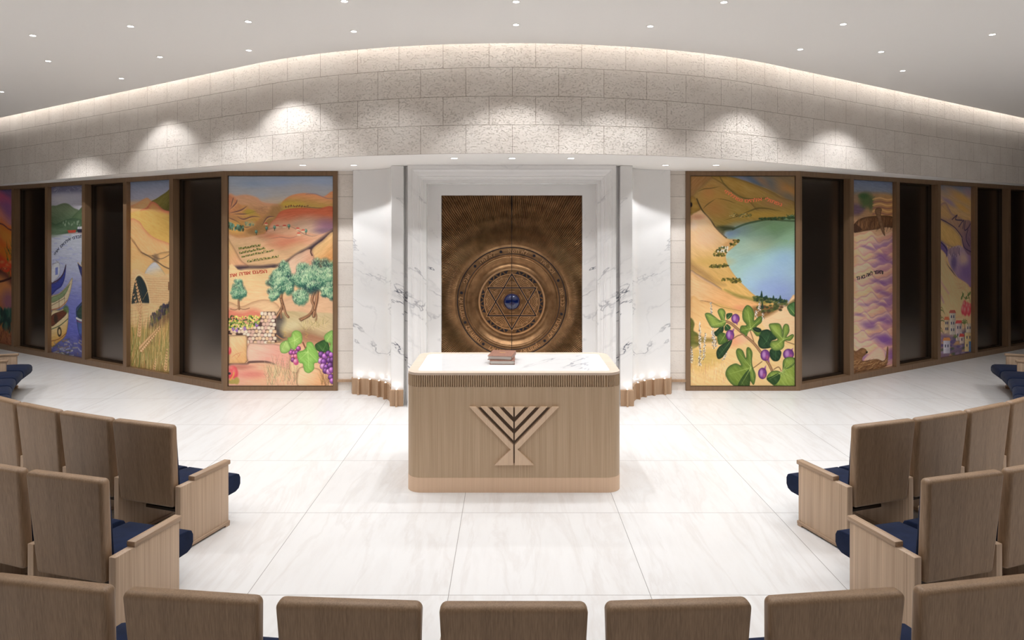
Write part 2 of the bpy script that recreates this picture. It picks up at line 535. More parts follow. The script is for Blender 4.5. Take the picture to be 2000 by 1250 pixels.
CZ = 1.259; YD = .34           # door plane (local y), medallion centre
def ark_h(r, th):
    """relief height of the door face"""
    if r < .42: return .018
    if r < .556:
        u = (r - .42) / .136; return .018 - .045 * sin(pi * min(1, u * 1.02)) * (1 - .3 * u)
    if r < .575: return .016 + .008 * sin(pi * (r - .556) / .019)
    if r < .60: return .010
    if r < .69: return .016
    if r < .72: return .010
    k = min(1, (r - .72) / .10)
    w = .016 * (cos(2 * pi * (r - .78) / .31)) * k
    return .004 + w + k * .0075 * RIB[int(round(th)) % 6]
RIB = [-1, -.6, .8, 1, .8, -.6]
NA = 1944
rin = [0, .2, .40, .4195, .4205] + [.42 + .136 * i / 14 for i in range(1, 15)] + [.5605, .5655, .57, .575, .5755, .60, .6005, .645, .69, .6905, .72]
def rect_r(c, s):
    b = 9.0
    if abs(c) > 1e-9: b = min(b, DW / abs(c))
    if s > 1e-9: b = min(b, (DT - CZ) / s)
    if s < -1e-9: b = min(b, (CZ - DB) / -s)
    return b
verts = []; faces = []
NO = 46
nr = len(rin) + NO
for i in range(NA):
    th = 2 * pi * i / NA; c, s = cos(th), sin(th); rm = rect_r(c, s)
    rr = rin + [.72 + (rm - .72) * (j + 1) / NO for j in range(NO)]
    for r in rr: verts.append((r * c, YD - ark_h(r, i), CZ + r * s))
for i in range(NA):
    a, b = i * nr, ((i + 1) % NA) * nr
    for j in range(nr - 1):
        if j == 0: faces.append((a, a + 1, b + 1)); continue
        faces.append((a + j, a + j + 1, b + j + 1, b + j))
me = bpy.data.meshes.new('tmp'); me.from_pydata(verts, [], faces)
bmf = bmesh.new(); bmf.from_mesh(me); bpy.data.meshes.remove(me)
bmesh.ops.remove_doubles(bmf, verts=[v for v in bmf.verts if (v.co.x ** 2 + (v.co.z - CZ) ** 2) < 1e-8], dist=1e-4)
fixn(bmf)

def halves(bm):
    out = []
    for sg in (-1, 1):
        b = bm.copy()
        bmesh.ops.bisect_plane(b, geom=b.verts[:] + b.edges[:] + b.faces[:], dist=1e-5, plane_co=(sg * .003, 0, 0), plane_no=(sg, 0, 0), clear_inner=True)
        out.append(b)
    bm.free(); return out

def ring(bm, r0, r1, y0, y1, n=160, a0=0.0, a1=2 * pi, cx=0.0, cz=None):
    cz = CZ if cz is None else cz
    full = abs(a1 - a0 - 2 * pi) < 1e-6
    L = []
    for i in range(n + (0 if full else 1)):
        t = a0 + (a1 - a0) * i / n
        L.append([bm.verts.new((cx + r * cos(t), y, cz + r * sin(t))) for r, y in ((r0, y0), (r0, y1), (r1, y1), (r1, y0))])
    for i in range(n):
        a, b = L[i], L[(i + 1) % len(L)]
        for j in range(3): bm.faces.new((a[j], a[j + 1], b[j + 1], b[j]))

def bar(bm, p, q, w, y0, y1, ext=0.0):
    (x0, z0), (x1, z1) = p, q
    L = math.hypot(x1 - x0, z1 - z0); ux, uz = (x1 - x0) / L, (z1 - z0) / L
    x0 -= ux * ext; z0 -= uz * ext; x1 += ux * ext; z1 += uz * ext
    nx, nz = -uz * w / 2, ux * w / 2
    pts = [(x0 + nx, z0 + nz), (x1 + nx, z1 + nz), (x1 - nx, z1 - nz), (x0 - nx, z0 - nz)]
    extrude_poly(bm, pts, lambda a, b: (a, y0, b), lambda a, b: (a, y1, b))

FACE = YD - .018
# ring lettering: ten short commandments between ten stars
WORDS = ['אנכי', 'לא יהיה', 'לא תשא', 'זכור את', 'כבד את', 'לא תרצח', 'לא תנאף', 'לא תגנב', 'לא תענה', 'לא תחמד']
STARS = [-12.4, 25.9, 65.5, 104, 140, 177, 214, 246, 280, 314]
b_let = bmesh.new()
def ring_glyph(bm, ch, ang, size, y):
    # ang clockwise from the top, letter tops outward
    t = radians(90 - ang)
    def f(gx, gy, h):
        r = .6195 + gy * size; a = t - gx * size / .645
        return (r * cos(a), y - h, CZ + r * sin(a))
    add_glyph(bm, ch, f, .007)
for k, a in enumerate(STARS):
    b2 = STARS[(k + 1) % 10] + (360 if k == 9 else 0)
    s = WORDS[(k + 2) % 10]; size = .074; tot = text_width(s, size)
    tot_a = math.degrees(tot / .645); avail = (b2 - a) - 6
    sc = min(1.0, avail / tot_a)
    cur = (a + b2) / 2 + tot_a * sc / 2
    for ch in s:
        w = (glyph(ch)[2] + .09 if ch != ' ' else .32) * size * sc
        wa = math.degrees(w / .645)
        if ch != ' ': ring_glyph(b_let, ch, cur - wa / 2, size * sc, YD - .0155)
        cur -= wa
# dark inlay: ring lines, ring stars, star lines
b_ink = bmesh.new()
ring(b_ink, .684, .693, YD - .012, YD - .019); ring(b_ink, .600, .608, YD - .012, YD - .019)
for a in STARS:
    t = radians(90 - a); cx, cz = .646 * cos(t), CZ + .646 * sin(t)
    pts = []
    for i in range(16):
        r = .026 if i % 2 == 0 else .013; u = t + pi * i / 8
        pts.append((cx + r * cos(u), cz + r * sin(u)))
    extrude_poly(b_ink, pts, lambda p, q: (p, YD - .012, q), lambda p, q: (p, YD - .020, q))
b_tri = bmesh.new(); NT_ = 48
for i in range(NT_):
    t0 = 2 * pi * (i + .5) / NT_
    if abs(((math.degrees(t0) - 30) + 30) % 60 - 30) < 4.2: continue
    up = i % 2 == 0; d = pi / NT_ * 1.15
    tri = [(.357 if up else .396, t0 - d), (.357 if up else .396, t0 + d), (.396 if up else .357, t0)]
    pts = [(r * cos(t), CZ + r * sin(t)) for r, t in tri]
    extrude_poly(b_tri, pts, lambda p, q: (p, FACE + .004, q), lambda p, q: (p, FACE - .003, q))
RS = .352
tip = lambda k, R: (R * cos(radians(90 + 60 * k)), CZ + R * sin(radians(90 + 60 * k)))
b_star = bmesh.new(); b_edge = bmesh.new()
for off in (0, 1):
    for k in range(3):
        p, q = tip(off + 2 * k, RS), tip(off + 2 * k + 2, RS)
        yo = .0015 * off
        bar(b_star, p, q, .0125, FACE + .004, FACE - .012 - yo, -.002)
        p, q = tip(off + 2 * k, RS + .022), tip(off + 2 * k + 2, RS + .022); bar(b_edge, p, q, .006, FACE + .004, FACE - .010 - yo)
        p, q = tip(off + 2 * k, RS - .022), tip(off + 2 * k + 2, RS - .022); bar(b_edge, p, q, .006, FACE + .004, FACE - .010 - yo)
# rims and filigree
b_rim = bmesh.new()
ring(b_rim, .402, .422, YD, FACE - .012); ring(b_rim, .342, .351, FACE + .003, FACE - .006)
b_fil = bmesh.new()
for k in range(6):
    a = radians(60 * k)                     # lunes between star tips
    cx, cz = .335 * cos(a), CZ + .335 * sin(a)
    for r in (.03, .05, .07, .09, .11):
        a0 = a + pi - 1.15; a1 = a + pi + 1.15
        ring(b_fil, r - .003, r + .003, FACE + .002, FACE - .005, 20, a0, a1, cx, cz)
    for dr in (.31, .325): ring(b_fil, dr - .002, dr + .002, FACE + .002, FACE - .004, 24, a - .36, a + .36)
    for sg in (-1, 1):
        c2 = a + sg * .30; ring(b_fil, .010, .015, FACE + .002, FACE - .005, 14, 0, 2 * pi, .29 * cos(c2), CZ + .29 * sin(c2))
        c2 = a + sg * .12; ring(b_fil, .006, .010, FACE + .002, FACE - .005, 12, 0, 2 * pi, .325 * cos(c2), CZ + .325 * sin(c2))
    a = radians(30 + 60 * k)                # inside the star points
    cx, cz = .20 * cos(a), CZ + .20 * sin(a)
    for r in (.02, .036, .052):
        ring(b_fil, r - .0025, r + .0025, FACE + .002, FACE - .005, 16, a - 1.1, a + 1.1, cx, cz)
    bar(b_fil, (.225 * cos(a), CZ + .225 * sin(a)), (.30 * cos(a), CZ + .30 * sin(a)), .005, FACE + .002, FACE - .005)
    ring(b_fil, .128, .133, FACE + .002, FACE - .005, 12, a - .3, a + .3)
# dome
b_dome = bmesh.new()
bmesh.ops.create_uvsphere(b_dome, u_segments=48, v_segments=24, radius=.104, matrix=Matrix.Translation((0, FACE, CZ)) @ Matrix.Diagonal((1, .62, 1, 1)))
bmesh.ops.bisect_plane(b_dome, geom=b_dome.verts[:] + b_dome.edges[:] + b_dome.faces[:], plane_co=(0, FACE + .005, 0), plane_no=(0, 1, 0), clear_outer=True)
H = {n: halves(b) for n, b in (('leaf', bmf), ('let', b_let), ('ink', b_ink), ('tri', b_tri), ('star', b_star), ('edge', b_edge), ('rim', b_rim), ('fil', b_fil), ('dome', b_dome))}
for i, sg in enumerate((-1, 1)):
    d = obj('door', H['leaf'][i], M['bronze'], ARK)
    obj('ring_lettering', H['let'][i], M['bronze_light'], d)
    obj('ring_inlay', H['ink'][i], M['inlay'], d)
    obj('triangle_border', H['tri'][i], M['inlay'], d)
    obj('star_of_david', H['star'][i], M['inlay'], d)
    obj('star_edging', H['edge'][i], M['bronze_light'], d)
    obj('medallion_rim', H['rim'][i], M['bronze_light'], d, smooth=30)
    obj('filigree', H['fil'][i], M['bronze_light'], d)
    tag(obj('glass_dome', H['dome'][i], M['blue_glass'], d, smooth=50), 'half of a deep blue glass dome')
    bm = bmesh.new(); x0, x1 = (-.0028, -.0005) if sg < 0 else (.0005, .0028)
    box(bm, x0, x1, YD - .012, YD + .02, DB, DT)
    obj('door_edge', bm, M['inlay'], d)

# ------------------------------------------------------------------ marble wings beside the ark
def wing_pt(sg, u, off=0.0):
    """concave quarter curve; u 0 at the wall side .. 1 towards the ark; off = towards the room"""
    th = u * pi / 2; a, b = .61 - off, .56 - off
    return (sg * (2.10 - a * sin(th)), 8.63 + b * cos(th))
for sg, side in ((-1, 'left'), (1, 'right')):
    W = empty('marble_wing', (0, 0, 0))
    tag(W, 'tall white marble wing curving out on the %s side of the bronze doors' % side, 'wall panel')
    bm = bmesh.new(); N = 28
    fr = [wing_pt(sg, i / N) for i in range(N + 1)]
    loop = fr + [(sg * 1.49, 9.34), (sg * 2.10, 9.34)]
    extrude_poly(bm, loop, lambda x, y: (x, y, 0), lambda x, y: (x, y, ZS - .002)); fixn(bm)
    obj('curved_panel', bm, M['marble'], W, smooth=25)
    bm = bmesh.new(); x0, x1 = sorted((sg * 1.488, sg * 1.335)); box(bm, x0, x1, 8.56, 9.3, 0, ZS - .002, .004, 1)
    obj('pilaster', bm, M['marble'], W)
    bm = bmesh.new(); x0, x1 = sorted((sg * 1.333, sg * 1.272)); box(bm, x0, x1, 8.68, 9.3, 0, ZS - .002)
    obj('recessed_strip', bm, M['marble'], W)
    # curved timber plinth with fins and small uplights
    P = empty('timber_plinth', (0, 0, 0))
    tag(P, 'low curved timber plinth with upright fins at the foot of the %s marble wing' % side, 'plinth')
    bm = bmesh.new(); U1 = .93
    us = [U1 * i / N for i in range(N + 1)]
    out = [wing_pt(sg, u, .035) for u in us]; inn = [wing_pt(sg, u, .001) for u in us][::-1]
    out = [(sg * 2.128, 9.225)] + out; inn = inn + [(sg * 2.128, 9.30), ]
    extrude_poly(bm, out + inn, lambda x, y: (x, y, 0), lambda x, y: (x, y, .205)); fixn(bm)
    obj('curved_base', bm, M['wood_fin'], P, smooth=25)
    Q = empty('timber_plinth', (sg * 1.412, 8.56, 0))
    tag(Q, 'small straight timber plinth at the foot of the %s pilaster' % side, 'plinth')
    bm = bmesh.new(); box(bm, -.088, .076, -.03, -.001, 0, .20, .003, 1)
    if sg > 0: bmesh.ops.scale(bm, vec=(-1, 1, 1), verts=bm.verts); bmesh.ops.reverse_faces(bm, faces=bm.faces)
    obj('base_block', bm, M['wood_fin'], Q)
    spots = []
    for u in (.10, .285, .47, .66):
        x, y = wing_pt(sg, u, .05); th = u * pi / 2
        # local frame: normal towards the room
        tx, ty = -sg * cos(th), -sin(th); tl = math.hypot(tx, ty); tx /= tl; ty /= tl
        nx, ny = (ty, -tx) if ty * 0 - tx * -1 * 0 + 1 and (-tx) < 0 else (-ty, tx)
        spots.append((P, x, y, nx, ny))
    spots.append((Q, sg * 1.415, 8.56 - .045, 0, -1))
    for root, x, y, nx, ny in spots:
        ang = atan2(ny, nx) + pi / 2
        R = Matrix.Translation((x, y, 0)) @ Matrix.Rotation(ang, 4, 'Z')
        if root is Q: R = Matrix.Translation(-Vector(Q.location)) @ R
        bm = bmesh.new(); box(bm, -.012, .012, -.03, .016, 0, .212, .002, 1, R)
        obj('fin', bm, M['wood_fin'], root)
        bm = bmesh.new(); c = R @ Vector((0, .002, .2145)); cyl(bm, c, .008, .005, 12)
        obj('uplight', bm, M['led'], root)
        ld = bpy.data.lights.new('uplight_glow', 'SPOT'); ld.energy = .13; ld.color = (1, .93, .85); ld.spot_size = radians(168); ld.spot_blend = 1; ld.shadow_soft_size = .006
        lo = bpy.data.objects.new('uplight_glow', ld); COL.objects.link(lo); lo.parent = root
        lo.location = R @ Vector((0, .016, .220)); lo.rotation_euler = (pi, 0, 0)

# ------------------------------------------------------------------ reading table
TB = empty('reading_table', (.008, 5.735, 0))
tag(TB, 'oak reading table with fluted band, marble top and a carved candelabrum emblem', 'table')
TW, TD, TR, TH_ = .89, .955, .125, .9885
def rrect(hw, d0, d1, r, n=10):
    P = []
    for cx, cy, a0 in ((hw - r, d0 + r, -pi / 2), (hw - r, d1 - r, 0), (-hw + r, d1 - r, pi / 2), (-hw + r, d0 + r, pi)):
        for i in range(n + 1):
            a = a0 + pi / 2 * i / n; P.append((cx + r * cos(a), cy + r * sin(a)))
    return P
def prism(pts, z0, z1, bev=0):
    bm = bmesh.new(); extrude_poly(bm, pts, lambda x, y: (x, y, z0), lambda x, y: (x, y, z1)); fixn(bm); return bm
obj('base', prism(rrect(TW + .001, -.001, TD + .001, TR), 0, .123), M['wood_base'], TB, smooth=30)
obj('body', prism(rrect(TW, 0, TD, TR), .1235, .872), M['wood_light'], TB, smooth=30)
# fluted band
def resample(pts, step):
    P = pts + [pts[0]]; L = [0]
    for a, b in zip(P, P[1:]): L.append(L[-1] + math.hypot(b[0] - a[0], b[1] - a[1]))
    n = round(L[-1] / step); out = []
    for i in range(n):
        s = L[-1] * i / n
        k = max(j for j in range(len(P) - 1) if L[j] <= s + 1e-9)
        u = (s - L[k]) / max(1e-9, L[k + 1] - L[k]); a, b = P[k], P[k + 1]
        tx, ty = b[0] - a[0], b[1] - a[1]; l = math.hypot(tx, ty)
        out.append((a[0] + tx * u, a[1] + ty * u, ty / l, -tx / l))
    return out
fp = resample(rrect(TW, 0, TD, TR, 24), .0186 / 6)
n6 = len(fp) // 6 * 6
prof6 = [-.015, -.007, .0012, .0015, .0015, -.003]
pts = [(x + nx * prof6[i % 6], y + ny * prof6[i % 6]) for i, (x, y, nx, ny) in enumerate(fp[:n6])]
obj('fluted_band', prism(pts, .873, .9685), M['wood_light'], TB)
# rim ring
def ring_prism(o, i, z0, z1):
    bm = bmesh.new(); n = len(o)
    vo0 = [bm.verts.new((*p, z0)) for p in o]; vo1 = [bm.verts.new((*p, z1)) for p in o]
    vi0 = [bm.verts.new((*p, z0)) for p in i]; vi1 = [bm.verts.new((*p, z1)) for p in i]
    for k in range(n):
        j = (k + 1) % n
        for a, b in ((vo0, vo1), (vo1, vi1), (vi1, vi0), (vi0, vo0)): bm.faces.new((a[k], a[j], b[j], b[k]))
    fixn(bm); return bm
obj('top_rim', ring_prism(rrect(TW, 0, TD, TR), rrect(TW - .08, .08, TD - .07, .06), .9685, TH_), M['wood_x_lit'], TB, smooth=30)
obj('marble_top', prism(rrect(TW - .0805, .0805, TD - .0705, .06), .955, TH_ - .0008), M['marble_top'], TB, smooth=30)
# emblem
K = .0004724
def em(pts):
    return [((x - 928) * K, EYE - (780 + y / 8.929 - 448) * .004218) for x, y in pts]
half = [[(150, 130), (262, 130), (915, 790), (915, 1143), (585, 1143), (868, 872)],
        [(350, 130), (462, 130), (915, 595), (915, 710)],
        [(548, 130), (660, 130), (915, 395), (915, 507)],
        [(745, 130), (915, 130), (915, 302)]]
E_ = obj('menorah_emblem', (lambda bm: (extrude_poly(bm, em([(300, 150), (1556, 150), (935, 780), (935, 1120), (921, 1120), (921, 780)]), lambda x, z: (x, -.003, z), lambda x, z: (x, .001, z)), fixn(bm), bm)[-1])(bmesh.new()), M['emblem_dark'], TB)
for hp in half:
    for mir in (0, 1):
        pts = em([(1856 - x, y) for x, y in hp][::-1] if mir else hp)
        bm = bmesh.new(); extrude_poly(bm, pts, lambda x, z: (x, -.024, z), lambda x, z: (x, .001, z)); fixn(bm)
        obj('branch', bm, M['emblem'], E_)

# ------------------------------------------------------------------ books
def mk_leather():
    t = NT('brown_leather'); v = t.coord('Object', (60, 60, 60)); n = t.noise(v, 1.2, 4)
    t.base(t.ramp(n, [(.3, lin(126, 84, 66)), (.7, lin(160, 114, 94))])); t.set(.5); t.bump(n, .2, .001); return t.m
M['leather'] = mk_leather(); M['page'] = plain('page_edges', lin(205, 198, 190), .7); M['gilt'] = plain('gilt_stamp', lin(222, 178, 120), .35, .5)
def book(loc, rz, w, d, h, label):
    B = empty('prayer_book', loc, rz); tag(B, label, 'book', 'books stacked on the reading table')
    bm = bmesh.new(); t = .004
    box(bm, -w / 2, w / 2, 0, d, 0, t, .0012, 1); box(bm, -w / 2, w / 2, 0, d, h - t, h, .0012, 1); box(bm, w / 2 - t, w / 2, 0, d, t, h - t)
    obj('cover', bm, M['leather'], B)
    bm = bmesh.new(); box(bm, -w / 2 + .006, w / 2 - t, .006, d - .006, t, h - t)
    obj('pages', bm, M['page'], B)
    bm = bmesh.new()
    for z, hw in ((.62, .030), (.57, .022)): box(bm, -hw, hw, d * z - .006, d * z + .006, h, h + .0006)
    obj('title_stamp', bm, M['gilt'], B)
    return B
book((-.094, 6.083, TH_ - .0005), radians(-1), .22, .27, .036, 'lower brown leather book with pale pages lying on the marble table top')
book((-.117, 6.105, TH_ + .036), radians(-8), .215, .30, .036, 'upper brown leather book with gilt title resting slightly turned on another book')

# ------------------------------------------------------------------ seats
PAN_T = .045
def make_panel_mesh():
    bm = bmesh.new()
    box(bm, -PAN_T / 2, PAN_T / 2, 0, .475, .012, .448, .004, 2)
    return bm
def make_foot():
    bm = bmesh.new(); box(bm, -PAN_T / 2 - .006, PAN_T / 2 + .006, -.004, .485, .012, .036, .003, 1)
    for y0, y1 in ((0, .04), (.44, .48)): box(bm, -PAN_T / 2 - .005, PAN_T / 2 + .005, y0, y1, 0, .014)
    return bm
def make_cap():
    bm = bmesh.new(); box(bm, -PAN_T / 2 - .005, PAN_T / 2 + .005, .125, .492, .4465, .478, .006, 2); return bm
def make_back(w=.518):
    bm = bmesh.new(); T = .066
    box(bm, -w / 2, w / 2, -T, 0, 0, .567)
    ed = [e for e in bm.edges if abs(e.verts[0].co.y - e.verts[1].co.y) > .01]
    bmesh.ops.bevel(bm, geom=ed, offset=.026, segments=5, profile=.5, affect='EDGES')
    ed = [e for e in bm.edges if abs(e.verts[0].co.y - e.verts[1].co.y) < 1e-5 and len(e.link_faces) == 2 and abs(e.calc_face_angle(0)) > .5]
    bmesh.ops.bevel(bm, geom=ed, offset=.022, segments=5, profile=.5, affect='EDGES')
    for v in bm.verts:
        v.co.x *= .90 + .10 * min(1, v.co.z / .40)      # the foot of the back narrows to fit between the panels
        v.co.y += T - v.co.z * .085; v.co.z += .298
    return bm
def make_pad(w=.43):
    bm = bmesh.new()
    box(bm, -w / 2, w / 2, 0, .034, 0, .44, .015, 3)
    for v in bm.verts:
        v.co.y += .0665 - (v.co.z + .04) * .085; v.co.z += .36
    return bm
def make_cushion(w=.460):
    # side profile: wedge towards the back, rounded undercut front
    pr = [(.072, .288), (.072, .312), (.085, .326), (.15, .333), (.35, .338), (.52, .335), (.622, .328), (.650, .315), (.664, .288), (.664, .24), (.646, .208), (.612, .194), (.50, .19), (.30, .23)]
    bm = bmesh.new()
    extrude_poly(bm, pr, lambda y, z: (-w / 2, y, z), lambda y, z: (w / 2, y, z)); fixn(bm)
    ed = [e for e in bm.edges if abs(e.verts[0].co.x - e.verts[1].co.x) < 1e-6]
    bmesh.ops.bevel(bm, geom=ed, offset=.008, segments=3, profile=.5, affect='EDGES')
    return bm
def make_pan():
    bm = bmesh.new(); box(bm, -.215, .215, .20, .47, .175, .2, .004, 1); return bm
src = {}
def part(key, name, mk, m, parent, smooth=None, **k):
    if key not in src:
        o = obj(name, mk(), m, parent, smooth=smooth, **k); src[key] = o.data
    else:
        o = bpy.data.objects.new(name, src[key]); COL.objects.link(o); o.parent = parent
    return o
CY = 12.0
ORD = ['aisle end', 'second', 'third', 'fourth', 'fifth', 'sixth', 'seventh', 'eighth', 'ninth', 'tenth', 'eleventh', 'twelfth', 'thirteenth']
def seat(a, r0, p, panels, label, group):
    s = empty('auditorium_seat', (r0 * sin(a), CY - r0 * cos(a), 0), a)
    tag(s, label, 'seat', group)
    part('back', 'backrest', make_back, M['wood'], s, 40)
    part('pad', 'back_cushion', make_pad, M['navy'], s, 40)
    part('cush', 'seat_cushion', make_cushion, M['navy'], s, 40)
    part('pan', 'seat_pan', make_pan, M['reveal'], s)
    for d in panels:
        dd = d * p
        loc = (r0 * sin(dd), r0 - r0 * cos(dd), 0)
        q = part('panel', 'side_panel', make_panel_mesh, M['wood_panel_lit'], s, 40); q.location = loc; q.rotation_euler = (0, 0, dd)
        f = part('foot', 'foot_rail', make_foot, M['wood_y'], q)
        c = part('cap', 'armrest', make_cap, M['wood_y'], q, 40)
    return s
R0 = 7.685; P0 = radians(4.04); P1 = radians(3.72); P2 = radians(3.47)
for sg, side in ((-1, 'left'), (1, 'right')):
    for k in range(13):
        a = sg * (radians(17.05) + P0 * (k + .5))
        pan = [sg * .5] + ([-sg * .5] if k == 0 else [])
        lab = ('oak seat with navy cushion at aisle end of front row, %s of the table' % side) if k == 0 else \
              ('%s oak seat from the aisle in the front row, %s of the table' % (ORD[k], side))
        seat(a, R0, P0, pan, lab, 'oak seats of the %s front row' % side)
    for k in range(3):
        a = sg * (radians(14.25) + P1 * (k + .5))
        pan = [sg * .5] + ([-sg * .5] if k == 0 else [])
        lab = ('oak seat with navy cushion at aisle end of second row, %s of the table' % side) if k == 0 else \
              ('%s oak seat from the aisle in the second row, %s of the table' % (ORD[k], side))
        seat(a, R0 + .928, P1, pan, lab, 'oak seats of the %s second row' % side)
NM = {0: 'middle oak seat of the nearest row, directly facing the reading table'}
for k in range(-4, 5):
    w = ORD[abs(k)] if abs(k) > 1 else 'first'
    w = {0: '', 1: 'first', 2: 'second', 3: 'third', 4: 'fourth'}[abs(k)]
    lab = NM.get(k) or '%s oak seat to the %s of the middle seat in the nearest row' % (w, 'left' if k < 0 else 'right')
    seat(P2 * k - .0016, 9.555, P2, [.5] + ([-.5] if k == -4 else []), lab, 'oak seats of the nearest row')

# ------------------------------------------------------------------ lamps
def lamp(x, y, z, r, energy, label, group, size=112, blend=.35, dirx=0, diry=0):
    L = empty('downlight', (x, y, z)); tag(L, label, 'ceiling light', group)
    bm = bmesh.new(); n = 24
    for i in range(n):
        pass
    ringv = [[bm.verts.new((q * cos(2 * pi * i / n), q * sin(2 * pi * i / n), h)) for i in range(n)] for q, h in ((r * 1.3, 0), (r * 1.28, -.004), (r * 1.02, -.004), (r, .0))]
    for a, b in zip(ringv, ringv[1:]):
        for i in range(n): bm.faces.new((a[i], a[(i + 1) % n], b[(i + 1) % n], b[i]))
    fixn(bm); obj('trim_ring', bm, M['metal_white'], L)
    bm = bmesh.new(); cyl(bm, (0, 0, -.001), r, .002, n); obj('lens', bm, M['lens'], L)
    if energy:
        ld = bpy.data.lights.new('beam', 'SPOT'); ld.energy = energy; ld.color = WARM; ld.spot_size = radians(size); ld.spot_blend = blend; ld.shadow_soft_size = r
        lo = bpy.data.objects.new('beam', ld); COL.objects.link(lo); lo.parent = L; lo.location = (0, 0, -.012)
    return L
# fixture positions on the ceiling, in metres
FIX = [(-4.673, 6.762), (-5.206, 7.790), (-3.553, 6.456), (-3.860, 7.605), (-4.886, 8.688), (-2.404, 6.312), (-2.779, 7.322), (-1.515, 6.622), (-7.000, 9.527), (-1.395, 5.746), (0.025, 5.759), (0.031, 6.407), (1.754, 5.772), (1.279, 6.456), (3.043, 6.391), (3.020, 7.281), (3.924, 7.386), (4.652, 8.267), (4.648, 6.727)]
E_MAIN = 70.0
FIX.sort()
ORDN = ['first', 'second', 'third', 'fourth', 'fifth', 'sixth', 'seventh', 'eighth', 'ninth', 'tenth', 'eleventh', 'twelfth', 'thirteenth', 'fourteenth', 'fifteenth', 'sixteenth', 'seventeenth', 'eighteenth', 'nineteenth']
px_of = lambda p: p[0] / p[1]
FIX.sort(key=px_of)
for i, (x, y) in enumerate(FIX):
    dd = min(math.hypot(x - q[0], y - q[1]) for q in (plan(k * .1) for k in range(-110, 111)))
    e = E_MAIN * (.2 if abs(x + 1.51) < .1 else (1.5 if x < -5.5 else .62 if x < -4 else 1.0 if x > 4.2 else .74) if dd < 1.15 else (.42 if x < 2.5 else .6))
    lamp(x, y, ZC, .026, e, 'small round downlight, %s from the left of those in the high ceiling' % ORDN[i], 'high ceiling downlights')
# further lamps over the rest of the hall
n = 0
for y in (4.5, 2.7):
    for x in (-6.4, -3.9, -1.3, 1.3, 3.9, 6.4):
        n += 1
        lamp(x, y, ZC, .026, E_MAIN * {1.3: .58, 3.9: .4, 6.4: 1.3}[abs(x)], 'unseen round downlight added behind the nearest row to brighten the ceiling', 'downlights over the seats')
for x in (-6.4, -3.9, -1.3, 1.3, 3.9, 6.4):  # unseen rear lamps, added so bounce off the floor lifts the ceiling
    for y in (0.0, -2.0):
        lamp(x, y, ZC, .026, 95, 'unseen round downlight added behind the nearest row to brighten the ceiling', 'downlights over the seats', 58, .3)
for x, y in ((-8.6, 7.6), (8.6, 7.6), (-8.8, 4.6), (8.8, 4.6)):
    lamp(x, y, ZC, .026, E_MAIN * 1.5, 'unseen round downlight added behind the nearest row to brighten the ceiling', 'downlights over the seats')
SOF = [(-2.56, 8.50), (-1.936, 8.50), (-.64, 7.672), (0.0, 7.672), (.65, 7.672), (1.88, 8.5), (2.50, 8.5)]
for i, (x, y) in enumerate(SOF):
    lamp(x, y, ZS, .036, 24 if abs(x) > 1 else 21, 'round downlight, %s from the left in the low soffit above the bronze doors' % ORDN[i], 'soffit downlights', 108, .2)
